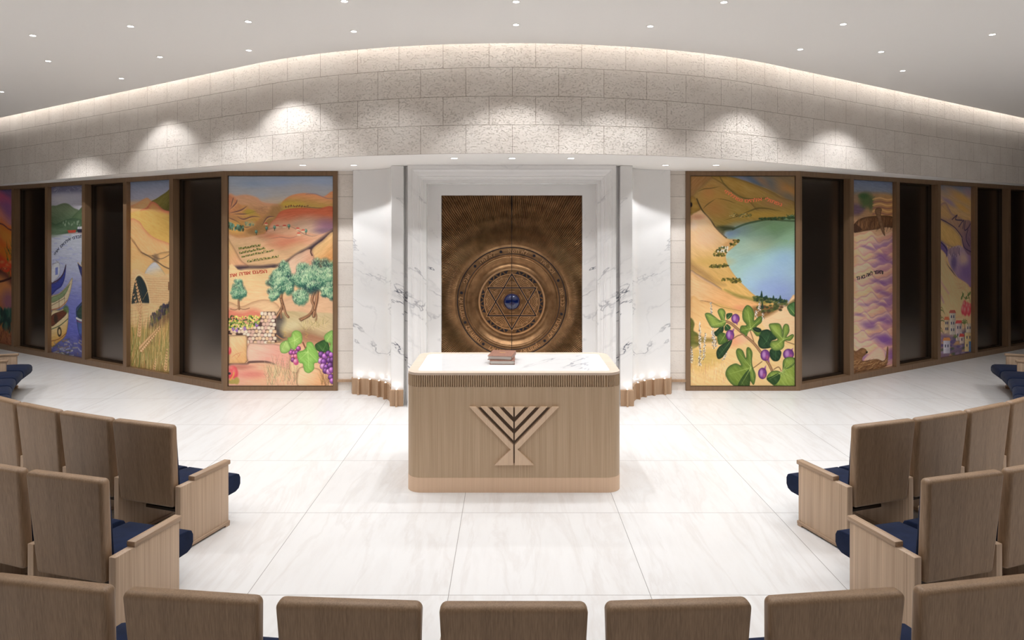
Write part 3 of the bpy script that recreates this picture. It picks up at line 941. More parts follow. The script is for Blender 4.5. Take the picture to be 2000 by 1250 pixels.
# ------------------------------------------------------------------ painted canvases
class Paint:
    """small software painter: fills numpy colour grids that become the canvas colours"""
    def __init__(s, W, Hh, res, seed):
        s.W, s.H = W, Hh; s.w = int(W * res) + 1; s.h = int(Hh * res) + 1; s.res = res
        xs = np.linspace(0, W, s.w); ys = np.linspace(0, Hh, s.h)
        s.X, s.Y = np.meshgrid(xs, ys); s.C = np.zeros((s.h, s.w, 3)); s.rs = np.random.RandomState(seed)
        s.T = lambda x, y: (x, y); s.kx = s.ky = 1.0
        s.lat = s.rs.rand(64, 64)
    def noise(s, x, y):
        xi = np.floor(x).astype(int); yi = np.floor(y).astype(int); fx = x - xi; fy = y - yi
        fx = fx * fx * (3 - 2 * fx); fy = fy * fy * (3 - 2 * fy); L = s.lat
        a = L[yi % 64, xi % 64]; b = L[yi % 64, (xi + 1) % 64]; c = L[(yi + 1) % 64, xi % 64]; d = L[(yi + 1) % 64, (xi + 1) % 64]
        return (a * (1 - fx) + b * fx) * (1 - fy) + (c * (1 - fx) + d * fx) * fy
    def brush(s, X, Y, ang, sc=1.0):
        c, n = cos(ang), sin(ang)
        u = X * c + Y * n; v = -X * n + Y * c
        return .6 * s.noise(u * .09 * sc + 3.1, v * .75 * sc) + .4 * s.noise(u * .25 * sc, v * 1.9 * sc + 9.7) - .5
    def win(s, x0, x1, y0, y1):
        a = max(0, int(x0 * s.res)); b = min(s.w, int(x1 * s.res) + 2); c = max(0, int(y0 * s.res)); d = min(s.h, int(y1 * s.res) + 2)
        return None if a >= b or c >= d else (slice(c, d), slice(a, b))
    def comp(s, sl, col, al):
        s.C[sl] = s.C[sl] * (1 - al[..., None]) + col * al[..., None]
    def tp(s, pts): return [s.T(x, y) for x, y in pts]
    @staticmethod
    def smooth(P, closed=True, n=5):
        out = []; N = len(P)
        for i in range(N if closed else N - 1):
            p0 = P[(i - 1) % N] if closed or i > 0 else P[0]; p1 = P[i]; p2 = P[(i + 1) % N]; p3 = P[(i + 2) % N] if closed or i + 2 < N else P[-1]
            for k in range(n):
                t = k / n
                out.append(tuple(.5 * (2 * b + (c - a) * t + (2 * a - 5 * b + 4 * c - d) * t * t + (3 * b - a - 3 * c + d) * t ** 3) for a, b, c, d in zip(p0, p1, p2, p3)))
        if not closed: out.append(P[-1])
        return out
    def poly(s, pts, col, soft=.5, alpha=1.0, g=None, edge=None, ew=3.0, ea=.7, tex=9, ang=0.0, sm=True, sc=1.0):
        P = s.tp(pts)
        if sm: P = s.smooth(P)
        xs = [p[0] for p in P]; ys = [p[1] for p in P]; m = soft * 2 + .5
        sl = s.win(min(xs) - m, max(xs) + m, min(ys) - m, max(ys) + m)
        if sl is None: return
        X, Y = s.X[sl], s.Y[sl]; d2 = np.full(X.shape, 1e9); ins = np.zeros(X.shape, bool)
        n = len(P)
        for i in range(n):
            ax, ay = P[i]; bx, by = P[(i + 1) % n]; ex, ey = bx - ax, by - ay; L = ex * ex + ey * ey + 1e-12
            t = np.clip(((X - ax) * ex + (Y - ay) * ey) / L, 0, 1)
            d2 = np.minimum(d2, (X - ax - t * ex) ** 2 + (Y - ay - t * ey) ** 2)
            if ay != by:
                ins ^= ((ay > Y) != (by > Y)) & (X < ex * (Y - ay) / (by - ay) + ax)
        d = np.sqrt(d2) * np.where(ins, 1, -1)
        al = np.clip(d / max(soft, .05) * .5 + .5, 0, 1) * alpha
        c = np.empty(X.shape + (3,)); c[:] = col
        if g is not None:
            (x0, y0), (x1, y1), c2 = g
            x0, y0 = s.T(x0, y0); x1, y1 = s.T(x1, y1)
            t = np.clip(((X - x0) * (x1 - x0) + (Y - y0) * (y1 - y0)) / ((x1 - x0) ** 2 + (y1 - y0) ** 2), 0, 1)
            t = t * t * (3 - 2 * t)
            c = c * (1 - t[..., None]) + np.array(c2, float) * t[..., None]
        if tex: c = c + (s.brush(X, Y, ang, sc) * tex * 2.4)[..., None]
        if edge is not None:
            w = np.exp(-np.maximum(d, 0) / ew) * ea
            c = c * (1 - w[..., None]) + np.array(edge, float) * w[..., None]
        s.comp(sl, c, al)
    def line(s, pts, w, col, alpha=1.0, soft=None, taper=0, sm=True, raw=False):
        P = pts if raw else s.tp(pts)
        if sm and len(P) > 2: P = s.smooth(P, False)
        w = w * s.ky; soft = max(.35 * w, .35) if soft is None else soft
        xs = [p[0] for p in P]; ys = [p[1] for p in P]; m = w + soft + .5
        sl = s.win(min(xs) - m, max(xs) + m, min(ys) - m, max(ys) + m)
        if sl is None: return
        X, Y = s.X[sl], s.Y[sl]; best = np.full(X.shape, -1e9); n = len(P) - 1
        for i in range(n):
            ax, ay = P[i]; bx, by = P[i + 1]; ex, ey = bx - ax, by - ay; L = ex * ex + ey * ey + 1e-12
            t = np.clip(((X - ax) * ex + (Y - ay) * ey) / L, 0, 1)
            q = (i + t) / n
            ww = w * .5 * (1 if not taper else (1 - q * .85) if taper == 1 else np.sin(np.pi * np.clip(q, .02, .98)) )
            best = np.maximum(best, ww - np.sqrt((X - ax - t * ex) ** 2 + (Y - ay - t * ey) ** 2))
        s.comp(sl, np.array(col, float), np.clip(best / soft + .5, 0, 1) * alpha)
    def blob(s, cx, cy, rx, ry, col, soft=.3, alpha=1.0, rot=0.0, hi=None, raw=False):
        if not raw: cx, cy = s.T(cx, cy); rx *= s.kx; ry *= s.ky
        R = max(rx, ry) * (1 + soft) + .3
        sl = s.win(cx - R, cx + R, cy - R, cy + R)
        if sl is None: return
        X, Y = s.X[sl] - cx, s.Y[sl] - cy; c, n = cos(rot), sin(rot)
        d = np.sqrt(((X * c + Y * n) / rx) ** 2 + ((-X * n + Y * c) / ry) ** 2)
        al = np.clip((1 + soft * .5 - d) / max(soft, .05), 0, 1) * alpha
        cc = np.empty(X.shape + (3,)); cc[:] = col
        if hi is not None:
            h = np.clip(1 - np.sqrt((X / rx + .35) ** 2 + (Y / ry + .4) ** 2) / .95, 0, 1)[..., None]
            cc = cc * (1 - h) + np.array(hi, float) * h
        s.comp(sl, cc, al)
    def vgrad(s, stops, tex=8, ang=0.0):
        ys = [p[0] for p in stops]
        for k in range(3): s.C[..., k] = np.interp(s.Y, ys, [p[1][k] for p in stops])
        s.C += (s.brush(s.X, s.Y, ang) * tex * 2.4)[..., None]
    def scatter(s, poly, n, fn):
        """calls fn(x, y, rs) on n random points inside a polygon given in sketch units"""
        xs = [p[0] for p in poly]; ys = [p[1] for p in poly]; k = 0
        while k < n:
            x = s.rs.uniform(min(xs), max(xs)); y = s.rs.uniform(min(ys), max(ys)); c = False
            for (ax, ay), (bx, by) in zip(poly, poly[1:] + poly[:1]):
                if (ay > y) != (by > y) and x < (bx - ax) * (y - ay) / (by - ay) + ax: c = not c
            if c: fn(x, y, s.rs)
            k += 1

def finish(P, name, parent, place, gain=1.12, flip=False):
    """place(u_cm, v_cm_from_top) -> local xyz ; builds the canvas slab"""
    C = P.C + (P.brush(P.X * 2.2, P.Y * 2.2, .5) * 7)[..., None]
    C = np.clip(C, 4, 252) / 255.0
    C = np.where(C <= .04045, C / 12.92, ((C + .055) / 1.055) ** 2.4)
    C = np.clip(C * gain, 0, .92)
    h, w = P.h, P.w
    n = h * w
    O, U, V, Nn = place
    u = (P.X / P.W).ravel()[:, None]; v = (P.Y / P.H).ravel()[:, None]
    co = np.array(O)[None] + u * np.array(U)[None] + v * np.array(V)[None]
    co2 = np.array([[O[i] + a * U[i] + b * V[i] + Nn[i] for i in range(3)] for a, b in ((0, 0), (1, 0), (1, 1), (0, 1))])
    me = bpy.data.meshes.new(name)
    idx = np.arange(n).reshape(h, w)
    q = np.stack([idx[1:, :-1], idx[1:, 1:], idx[:-1, 1:], idx[:-1, :-1]], -1).reshape(-1, 4)
    # slab sides and back use the four corners
    c = [idx[0, 0], idx[0, -1], idx[-1, -1], idx[-1, 0]]; b = [n, n + 1, n + 2, n + 3]
    ex = np.array([[c[i], c[(i + 1) % 4], b[(i + 1) % 4], b[i]] for i in range(4)] + [[b[0], b[1], b[2], b[3]]])
    q = np.concatenate([q, ex]); co = np.concatenate([co, co2])
    me.vertices.add(len(co)); me.vertices.foreach_set('co', co.ravel())
    me.loops.add(q.size); me.loops.foreach_set('vertex_index', q.ravel().astype(np.int32))
    me.polygons.add(len(q)); me.polygons.foreach_set('loop_start', np.arange(0, q.size, 4, dtype=np.int32))
    me.update(calc_edges=True)
    at = me.color_attributes.new('paint', 'FLOAT_COLOR', 'POINT')
    rgba = np.ones((len(co), 4)); rgba[:n, :3] = C.reshape(-1, 3); rgba[n:, :3] = .3
    at.data.foreach_set('color', rgba.ravel().astype(np.float32))
    me.materials.append(M['paint'])
    o = bpy.data.objects.new(name, me); COL.objects.link(o); o.parent = parent
    return o
def mk_paint():
    t = NT('oil_paint'); a = t.n.new('ShaderNodeVertexColor'); a.layer_name = 'paint'
    t.base(a.outputs['Color']); t.set(.55, 0, .25); return t.m
M['paint'] = mk_paint()
M['red_ink'] = plain('red_lettering_paint', lin(205, 84, 62), .6)
M['coral_ink'] = plain('coral_lettering_paint', lin(255, 136, 92), .6)
M['dark_ink'] = plain('dark_lettering_paint', lin(44, 36, 48), .6)
M['navy_ink'] = plain('slate_lettering_paint', lin(78, 82, 104), .6)

def inscribe(parent, text, path, size, place, m, W, Hh, thick=.0012):
    """letters from right to left along a path given in canvas cm (right end first)"""
    bm = bmesh.new(); O, U, V, Nn = [Vector(v) for v in place]
    nrm = -Nn.normalized(); P = path; L = [0]
    for a, b in zip(P, P[1:]): L.append(L[-1] + math.hypot(b[0] - a[0], b[1] - a[1]))
    tot = text_width(text, size); k = L[-1] / tot; cur = 0
    for ch in text:
        w = (glyph(ch)[2] + .09 if ch != ' ' else .32) * size * k
        d = min(L[-1] - 1e-6, cur + w / 2); cur += w
        if ch == ' ': continue
        i = max(j for j in range(len(P) - 1) if L[j] <= d); t = (d - L[i]) / (L[i + 1] - L[i])
        cx = P[i][0] + (P[i + 1][0] - P[i][0]) * t; cy = P[i][1] + (P[i + 1][1] - P[i][1]) * t
        tx, ty = P[i][0] - P[i + 1][0], P[i][1] - P[i + 1][1]; l = math.hypot(tx, ty); tx /= l; ty /= l   # reading axis to the right
        def f(gx, gy, h, ox=0.0, oy=0.0):
            gx += ox; gy += oy; x = cx + gx * size * k * tx + gy * size * ty; y = cy + gx * size * k * ty - gy * size * tx
            return O + U * (x / W) + V * (y / Hh) + nrm * (h + .0003)
        for n, (ox, oy) in enumerate(((0, 0), (.03, 0), (-.03, 0), (0, .022), (0, -.022))):   # brush weight
            add_glyph(bm, ch, lambda a, b, h: f(a, b, h, ox, oy), thick + n * .00004)
    return tag(obj('inscription', bm, m, parent), 'hebrew inscription painted on the canvas')

def bigframe(sg, label):
    """square-on framed mural; returns root and canvas placement"""
    cx = sg * 3.1165
    R = empty('mural_painting', (cx, 9.35, 0)); tag(R, label, 'painting', 'framed murals')
    xo, xi0 = .7695, .711
    bm = bmesh.new(); f0, f1 = 0.0, .028
    box(bm, -xo, -xi0, f0, f1, 0, ZS - .003); box(bm, xi0, xo, f0, f1, 0, ZS - .003)
    box(bm, -xi0, xi0, f0, f1, 0, .057); box(bm, -xi0, xi0, f0, f1, 2.898, ZS - .003)
    obj('frame', bm, M['bronze_frame'], R)
    bm = bmesh.new(); w = .007
    box(bm, -xi0, -xi0 + w, .014, f1, .057, 2.898); box(bm, xi0 - w, xi0, .014, f1, .057, 2.898)
    box(bm, -xi0 + w, xi0 - w, .014, f1, .057, .057 + w); box(bm, -xi0 + w, xi0 - w, .014, f1, 2.898 - w, 2.898)
    obj('inner_slip', bm, M['reveal'], R)
    return R, ((-.704, .022, 2.891), (1.408, 0, 0), (0, 0, -2.827), (0, .0055, 0))

def sideframe(sg, k, label):
    t0, t1 = k * PITCH + MW, (k + 1) * PITCH - MW
    a = wp(sg, t0, .06); b = wp(sg, t1, .06); l, r = (b, a) if sg < 0 else (a, b)
    R = empty('mural_painting', (l[0], l[1], 0)); tag(R, label, 'painting', 'framed murals')
    U = Vector((r[0] - l[0], r[1] - l[1], 0)); n = Vector((U.y, -U.x, 0)).normalized()
    e = U.normalized() * .003
    return R, (tuple(Vector((0, 0, ZT1 - .003)) + e), tuple(U - 2 * e), (0, 0, -(ZT1 - ZT0 - .006)), tuple(n * -.012)), R

def quad(P, TL, TR, BL, BR):
    (xl, yt0), (xr, yt1), (_, yb0), (_, yb1) = TL, TR, BL, BR
    def T(x, y):
        u = (x - xl) / (xr - xl); t = yt0 + (yt1 - yt0) * u; b = yb0 + (yb1 - yb0) * u
        return u * P.W, (y - t) / (b - t) * P.H
    P.T = T; P.kx = P.W / (xr - xl); P.ky = P.H / ((yb0 + yb1 - yt0 - yt1) / 2)

def foliage(P, blobs, n, pal, r):
    """loose crown: many small clumps, each a dark underside with short bright leaf dabs on top"""
    cl = []
    for (cx, cy, rx, ry) in blobs:
        for i in range(15):
            a = P.rs.uniform(0, 2 * pi); q = sqrt(P.rs.uniform(0, 1)) * .9
            cl.append((cy + ry * q * sin(a), cx + rx * q * cos(a), rx * P.rs.uniform(.28, .46), ry * P.rs.uniform(.26, .42)))
    cl.sort()
    for y, x, a, b in cl: P.blob(x, y + b * .2, a * 1.05, b * 1.1, pal[P.rs.randint(3)], .9, .75)
    for y, x, a, b in cl:
        for i in range(max(10, n // 4)):
            t = P.rs.uniform(0, 2 * pi); q = sqrt(P.rs.uniform(0, 1)) * 1.1; u, v = q * cos(t), q * sin(t)
            lit = .52 - v * .36 - u * .16 + P.rs.uniform(-.22, .22)
            c = pal[min(len(pal) - 1, max(0, int(lit * len(pal))))]
            d = atan2(v - .9, u) + P.rs.uniform(-.5, .5); L = r * P.rs.uniform(.3, .7); xx, yy = x + a * u, y + b * v
            P.line([(xx, yy), (xx + L * cos(d), yy + L * sin(d))], r * .2, c, .6, soft=.5, taper=1, sm=False)

def leaf(P, pts, c, dark, light, veins, root):
    P.poly(pts, c, .3, 1, edge=dark, ew=1.6, ea=.75, tex=14, ang=.8)
    for v in veins:
        P.line([root, v], 7, light, .65, taper=1, sm=False)

def grapes(P, spots, r, cols):
    for x, y in spots:
        c = cols[P.rs.randint(len(cols))]
        P.blob(x, y, r * 1.12, r * 1.12, tuple(a * .5 for a in c), .25); P.blob(x, y, r, r, c, .3, 1, hi=tuple(min(255, a * 1.2 + 70) for a in c))

# ---- mural 1 : vineyard hills, stone wall and olive trees
def mural_vineyard():
    R, pl = bigframe(-1, 'large framed mural of orange hills with olive trees, stone wall and grapes')
    P = Paint(142, 284, 1.9, 11)
    A = lambda: quad(P, (66, 50), (1232, 50), (66, 50 + 1166 * 2.007), (1232, 50 + 1166 * 2.007))
    B = lambda: quad(P, (62, 1164 - 1148 * 2.007), (1210, 1164 - 1148 * 2.007), (62, 1164), (1210, 1164))
    A()
    P.vgrad([(0, (158, 170, 188)), (14, (172, 178, 188)), (26, (186, 182, 180)), (34, (206, 186, 164)), (50, (214, 170, 130)), (150, (238, 196, 145)), (284, (236, 180, 140))], 7)
    for x, y, rx, ry, c in ((350, 130, 160, 40, (142, 162, 190)), (650, 120, 140, 45, (150, 170, 205)), (1100, 110, 200, 60, (156, 174, 206)), (900, 180, 250, 40, (182, 178, 180)), (430, 260, 90, 40, (176, 184, 196))):
        P.blob(x, y, rx, ry, c, 1.4, .6)
    P.poly([(60, 275), (150, 268), (260, 256), (380, 285), (450, 340), (640, 368), (700, 420), (640, 720), (60, 720)], (222, 172, 132), 1.2, g=((300, 270), (300, 600), (202, 146, 92)), edge=(226, 160, 136), ew=3, ea=.5, ang=.3)
    P.poly([(640, 372), (690, 310), (770, 262), (900, 238), (1030, 250), (1130, 275), (1240, 225), (1260, 480), (700, 460), (600, 420)], (224, 160, 110), .8, g=((900, 250), (880, 380), (196, 160, 84)), edge=(228, 140, 106), ew=2, ea=.6, ang=-.1)
    P.line([(930, 250), (1030, 247), (1120, 280), (1180, 300), (1240, 300)], 9, (150, 120, 130), .6)
    P.poly([(660, 345), (780, 340), (900, 352), (860, 395), (650, 380)], (206, 176, 70), 3, .7)
    P.line([(700, 392), (850, 385), (1000, 400), (1150, 408), (1240, 404)], 10, (110, 84, 70), .7)
    for i in range(26): P.blob(700 + i * 10 + P.rs.uniform(-4, 4), 388 + P.rs.uniform(-14, 8), 5, 7, ((150, 60, 50), (74, 70, 48), (180, 160, 90))[i % 3], .4)
    P.poly([(560, 380), (660, 380), (640, 470), (540, 580), (380, 700), (250, 690), (420, 560), (520, 450)], (172, 132, 84), 3, .8, ang=.9)
    # terraces on the left
    P.poly([(50, 270), (140, 290), (180, 360), (270, 380), (300, 420), (360, 450), (420, 500), (350, 560), (200, 500), (60, 470)], (222, 150, 112), 1, g=((80, 300), (350, 520), (214, 168, 92)), ang=.8)
    for pts in ([(80, 420), (150, 350), (160, 310)], [(80, 460), (200, 430), (275, 380)], [(90, 400), (110, 330), (120, 285)], [(120, 470), (260, 470), (360, 440)], [(160, 500), (230, 530), (330, 500), (420, 505)], [(60, 510), (150, 550), (250, 620), (330, 600)], [(440, 600), (500, 510), (580, 500)]):
        P.line(pts, 15, (118, 80, 86), .75, taper=2)
        P.line([(x + 4, y + 14) for x, y in pts], 12, (236, 186, 120), .6, taper=2)
    for x, y, rx, ry, c in ((150, 620, 100, 70, (228, 178, 96)), (300, 450, 60, 30, (196, 170, 70)), (300, 580, 60, 35, (212, 180, 120))):
        P.blob(x, y, rx, ry, c, .8, .8)
    for i in range(40):
        x = P.rs.uniform(66, 230); y = 600 + (x - 66) * .25 + P.rs.uniform(-28, 28); P.blob(x, y, 10, 18, ((86, 120, 96), (120, 160, 140), (70, 80, 60))[i % 3], .5, .9)
    for i in range(24): P.blob(P.rs.uniform(245, 350), P.rs.uniform(565, 600), 8, 10, ((120, 150, 130), (190, 190, 140))[i % 2], .5, .8)
    for i in range(60):
        P.line([(P.rs.uniform(320, 540), P.rs.uniform(380, 480)), (P.rs.uniform(320, 540), P.rs.uniform(380, 480))][:1] * 1 + [(P.rs.uniform(320, 540), P.rs.uniform(380, 480))], 3, (140, 100, 80), .12, sm=False)
    # red hill and valley
    P.poly([(530, 590), (590, 520), (640, 450), (730, 415), (900, 402), (1060, 412), (1250, 412), (1260, 820), (500, 800)], (212, 112, 78), .8, g=((850, 440), (850, 640), (226, 178, 146)), edge=(190, 90, 60), ew=2, ea=.5, ang=-.15)
    P.poly([(780, 560), (950, 500), (1240, 560), (1250, 700), (1000, 690), (800, 640)], (206, 176, 150), 6, .7, g=((900, 560), (1240, 620), (150, 110, 130)), ang=-.3)
    P.blob(1180, 600, 120, 70, (150, 104, 130), 1.2, .6); P.blob(1150, 660, 130, 30, (110, 90, 110), 1.0, .5)
    P.poly([(60, 700), (180, 740), (330, 720), (480, 690), (620, 640), (760, 600), (860, 640), (980, 690), (1100, 700), (1250, 640), (1250, 720), (1080, 800), (980, 880), (850, 930), (700, 1010), (560, 1045), (320, 1052), (230, 1000), (150, 880), (60, 780)], (228, 176, 140), 1, g=((640, 640), (500, 1000), (226, 186, 138)), edge=(196, 140, 110), ew=2, ea=.3, ang=-.2)
    P.blob(720, 790, 190, 60, (222, 126, 96), 1.2, .6, -.1); P.blob(560, 720, 120, 30, (224, 130, 100), 1.2, .5); P.blob(860, 860, 120, 60, (226, 190, 140), 1.2, .6)
    P.line([(380, 690), (520, 640), (640, 610), (740, 590)], 8, (150, 110, 90), .5, taper=2); P.line([(520, 750), (640, 730), (760, 740), (880, 700)], 9, (150, 100, 90), .5, taper=2)
    P.line([(720, 600), (800, 630), (900, 690), (1000, 720), (1080, 700)], 9, (110, 90, 90), .5, taper=2)
    for x, y in ((375, 670), (490, 630), (580, 620), (740, 605), (930, 660)):
        P.line([(x, y + 10), (x, y + 34)], 8, (80, 60, 50), .9, sm=False); P.blob(x, y, 15, 20, (84, 126, 108), .6); P.blob(x - 4, y - 6, 9, 10, (136, 180, 164), .7)
    for x, y, w, hh in ((485, 580, 40, 20), (610, 605, 44, 22), (690, 605, 46, 24), (840, 635, 44, 24), (850, 690, 46, 30), (900, 655, 44, 22)):
        w *= .8; hh *= .8
        P.poly([(x - w / 2, y), (x + w / 2, y), (x + w / 2, y + hh), (x - w / 2, y + hh)], (240, 214, 180), .6, sm=False); P.poly([(x - w / 2 - 4, y + 3), (x - w / 3, y - 12), (x + w / 3, y - 12), (x + w / 2 + 4, y + 3)], (216, 78, 66), .6, .9, sm=False)
    for r, (x0, y0, x1, y1) in enumerate(((180, 860, 420, 820), (190, 905, 470, 850), (215, 945, 560, 875), (280, 1000, 620, 945))):
        P.line([(x0, y0 + 10), (x1, y1 + 10)], 12, (150, 120, 80), .5, sm=False)
        for i in range(26):
            t = i / 25; P.blob(x0 + (x1 - x0) * t + P.rs.uniform(-4, 4), y0 + (y1 - y0) * t + P.rs.uniform(-8, 8), 6, 9, ((92, 104, 48), (150, 150, 70), (70, 76, 40))[i % 3], .5)
    # dark folds and rocks on the right
    P.poly([(700, 1000), (850, 900), (960, 840), (1100, 740), (1240, 640), (1250, 720), (1130, 790), (1000, 870), (860, 940), (740, 1030), (560, 1060)], (56, 46, 54), 2.4, .95, tex=6)
    P.poly([(1250, 680), (1110, 770), (1010, 850), (985, 940), (1040, 1040), (1250, 1100)], (232, 190, 132), .7, g=((1050, 850), (1220, 980), (224, 160, 100)), edge=(120, 84, 70), ew=1.5, ea=.8, ang=-.7)
    P.poly([(720, 1020), (800, 940), (880, 900), (980, 866), (1030, 1000), (1000, 1150), (700, 1150)], (236, 200, 168), .7, g=((760, 980), (960, 1080), (226, 172, 140)), edge=(140, 100, 84), ew=1.4, ea=.7, ang=-.5)
    P.line([(990, 860), (984, 900), (1000, 935)], 14, (74, 52, 50), .9)
    P.poly([(50, 740), (90, 790), (150, 890), (210, 990), (290, 1060), (170, 1080), (50, 1100)], (238, 192, 132), .5, g=((70, 800), (220, 1050), (222, 166, 124)), edge=(130, 84, 66), ew=1.2, ea=.6, ang=.9)
    P.poly([(50, 1070), (170, 1050), (290, 1050), (420, 1050), (580, 1035), (560, 1075), (300, 1080), (180, 1100), (60, 1115)], (70, 56, 62), 2, .9)
    # foreground field
    B()
    P.poly([(50, -75), (200, -100), (420, -110), (560, -130), (760, -60), (900, 80), (1230, 60), (1230, 1200), (50, 1200)], (242, 200, 146), .8, g=((250, -60), (500, 700), (240, 186, 146)), ang=.1)
    P.poly([(50, 250), (200, 290), (330, 240), (450, 215), (560, 240), (640, 330), (640, 460), (50, 470)], (234, 196, 150), .6, edge=(178, 124, 90), ew=2.5, ea=.75, ang=-.2)
    P.poly([(50, 320), (200, 350), (330, 320), (430, 360), (430, 440), (50, 440)], (222, 116, 96), 4, .75, ang=-.1)
    P.poly([(650, 250), (760, 180), (940, 260), (1060, 180), (1230, 200), (1230, 420), (1000, 380), (700, 360)], (232, 190, 150), 2, .9, edge=(206, 150, 120), ew=4, ea=.5)
    P.poly([(570, 420), (620, 370), (720, 345), (860, 350), (960, 370), (1100, 360), (1230, 400), (1230, 640), (1100, 640), (960, 600), (800, 640), (600, 680)], (196, 172, 124), 1.5, g=((640, 560), (1000, 420), (214, 190, 146)), ang=.4)
    P.poly([(575, 400), (640, 380), (680, 460), (640, 560), (690, 650), (580, 650)], (66, 58, 60), 4, .85)
    P.poly([(780, 560), (900, 540), (1080, 600), (1210, 620), (1210, 720), (900, 700), (700, 640)], (130, 84, 60), 6, .6, ang=.3)
    P.blob(760, 500, 120, 60, (222, 212, 170), 1.3, .6)
    # olive trees
    def trunk(pts, w):
        P.line(pts, w * .95, (84, 58, 46), .9); P.line(pts, w * .62, (158, 108, 76), 1); P.line([(x - w * .14, y) for x, y in pts], w * .22, (220, 174, 130), .8); P.line([(x + w * .2, y + 4) for x, y in pts], w * .12, (96, 64, 50), .8)
    PAL = [(40, 70, 74), (56, 104, 88), (88, 140, 110), (126, 174, 134), (166, 206, 158), (204, 226, 184), (220, 232, 190)]
    trunk([(175, 150), (172, 260), (178, 320)], 22); trunk([(178, 310), (130, 330), (80, 318)], 8); trunk([(178, 310), (230, 325), (290, 310)], 8)
    foliage(P, [(165, 110, 70, 90), (130, 140, 45, 60), (215, 130, 40, 70), (170, 40, 45, 50)], 60, PAL, 26)
    trunk([(650, 110), (640, 200), (655, 290), (620, 360), (590, 410)], 34); trunk([(640, 210), (670, 300), (690, 370), (720, 410)], 26); trunk([(655, 260), (640, 330), (640, 420)], 18)
    foliage(P, [(640, 20, 130, 120), (560, 60, 80, 100), (690, 60, 80, 90), (660, -90, 70, 110), (560, 170, 50, 55), (600, -20, 70, 80)], 110, PAL, 34)
    trunk([(1010, 120), (980, 220), (1000, 290), (960, 380), (860, 440)], 34); trunk([(1040, 130), (1030, 230), (1010, 320), (1000, 400)], 38); trunk([(1000, 330), (930, 390), (840, 430)], 16); trunk([(1010, 340), (1030, 400), (1020, 450)], 16)
    foliage(P, [(1000, 0, 190, 130), (880, 40, 120, 110), (1140, 30, 120, 130), (1080, -110, 150, 120), (930, -90, 110, 100), (850, 200, 75, 90), (1160, 150, 80, 70), (1200, -60, 80, 120)], 150, PAL, 38)
    # vines, stone wall
    P.poly([(60, 600), (60, 560), (250, 540), (400, 480), (420, 350), (575, 350), (585, 450), (590, 690), (280, 695), (265, 620)], (84, 62, 56), .4, sm=False)
    for r in range(9):
        for c in range(14):
            x = 80 + c * 39 + (r % 2) * 18 + P.rs.uniform(-4, 4); y = 372 + r * 39 + P.rs.uniform(-4, 4)
            if x > 580 or (x < 420 and y < 500 + (420 - x) * .12): continue
            if x < 262 and y > 605: continue
            w, h_ = P.rs.uniform(15, 19), P.rs.uniform(14, 18)
            P.poly([(x - w, y - h_), (x + w, y - h_), (x + w, y + h_), (x - w, y + h_)], ((240, 216, 188), (234, 200, 160), (226, 188, 168), (244, 226, 204))[P.rs.randint(4)], .5, edge=(150, 110, 90), ew=.5, ea=.5)
    for i in range(170):
        x = P.rs.uniform(62, 410); y = P.rs.uniform(395, 540 - max(0, x - 250) * .35)
        P.blob(x, y, P.rs.uniform(6, 13), P.rs.uniform(7, 13), ((224, 208, 88), (96, 130, 62), (58, 84, 44), (236, 224, 130), (150, 170, 80))[i % 5], .4)
    for x0, y0 in ((115, 545), (150, 550), (240, 530), (375, 495)):
        for i in range(10): P.blob(x0 + P.rs.uniform(-14, 14), y0 + P.rs.uniform(-22, 22), 7, 7, (144, 96, 168), .3, hi=(200, 170, 220))
    P.poly([(60, 612), (250, 605), (266, 640), (272, 890), (240, 925), (60, 925)], (242, 206, 156), .5, g=((100, 640), (260, 900), (232, 178, 120)), edge=(88, 58, 44), ew=.9, ea=.9, sm=False, ang=.9)
    for pts in ([(90, 860), (140, 820), (230, 790)], [(150, 870), (180, 830), (190, 810)]): P.line(pts, 6, (214, 110, 90), .6, taper=2)
    P.poly([(278, 712), (420, 702), (620, 712), (700, 770), (735, 800), (730, 980), (620, 960), (470, 905), (280, 900)], (240, 200, 174), .5, g=((350, 720), (560, 900), (236, 170, 150)), edge=(130, 90, 76), ew=1, ea=.7, ang=.3)
    P.line([(60, 935), (250, 930), (300, 905), (470, 905), (560, 930)], 26, (74, 52, 50), .75)
    P.poly([(60, 950), (260, 930), (480, 915), (640, 960), (840, 1040), (830, 1180), (60, 1180)], (236, 176, 152), 2, g=((150, 960), (420, 1120), (240, 186, 150)), ang=.1)
    P.blob(330, 1040, 170, 40, (222, 120, 112), 1.3, .6); P.blob(200, 960, 130, 26, (180, 96, 80), 1.2, .5); P.blob(560, 1000, 90, 60, (226, 196, 150), 1.2, .6)
    P.poly([(735, 870), (800, 860), (890, 880), (880, 960), (810, 1025), (742, 1005), (728, 930)], (242, 204, 158), .5, edge=(120, 80, 64), ew=1, ea=.8)
    P.poly([(828, 990), (900, 958), (1040, 975), (1080, 1020), (1118, 1180), (832, 1180)], (244, 208, 166), .5, g=((860, 1000), (1080, 1150), (236, 178, 130)), edge=(120, 80, 60), ew=1, ea=.8, ang=.4)
    for i in range(170):
        x = P.rs.uniform(480, 820); y = P.rs.uniform(1020, 1170); d = P.rs.uniform(-90, 70)
        P.line([(x, y), (x + d * .4, y - 70), (x + d, y - P.rs.uniform(110, 240))], 5, ((226, 204, 150), (150, 140, 96), (244, 226, 180), (120, 112, 84), (214, 160, 130))[i % 5], .55, taper=1)
    for i in range(60):
        x = P.rs.uniform(860, 1130); y = P.rs.uniform(470, 560); d = P.rs.uniform(-80, 80)
        P.line([(x, y), (x + d, y - P.rs.uniform(50, 110))], 4, ((214, 196, 120), (236, 220, 160), (140, 120, 70))[i % 3], .6, taper=1, sm=False)
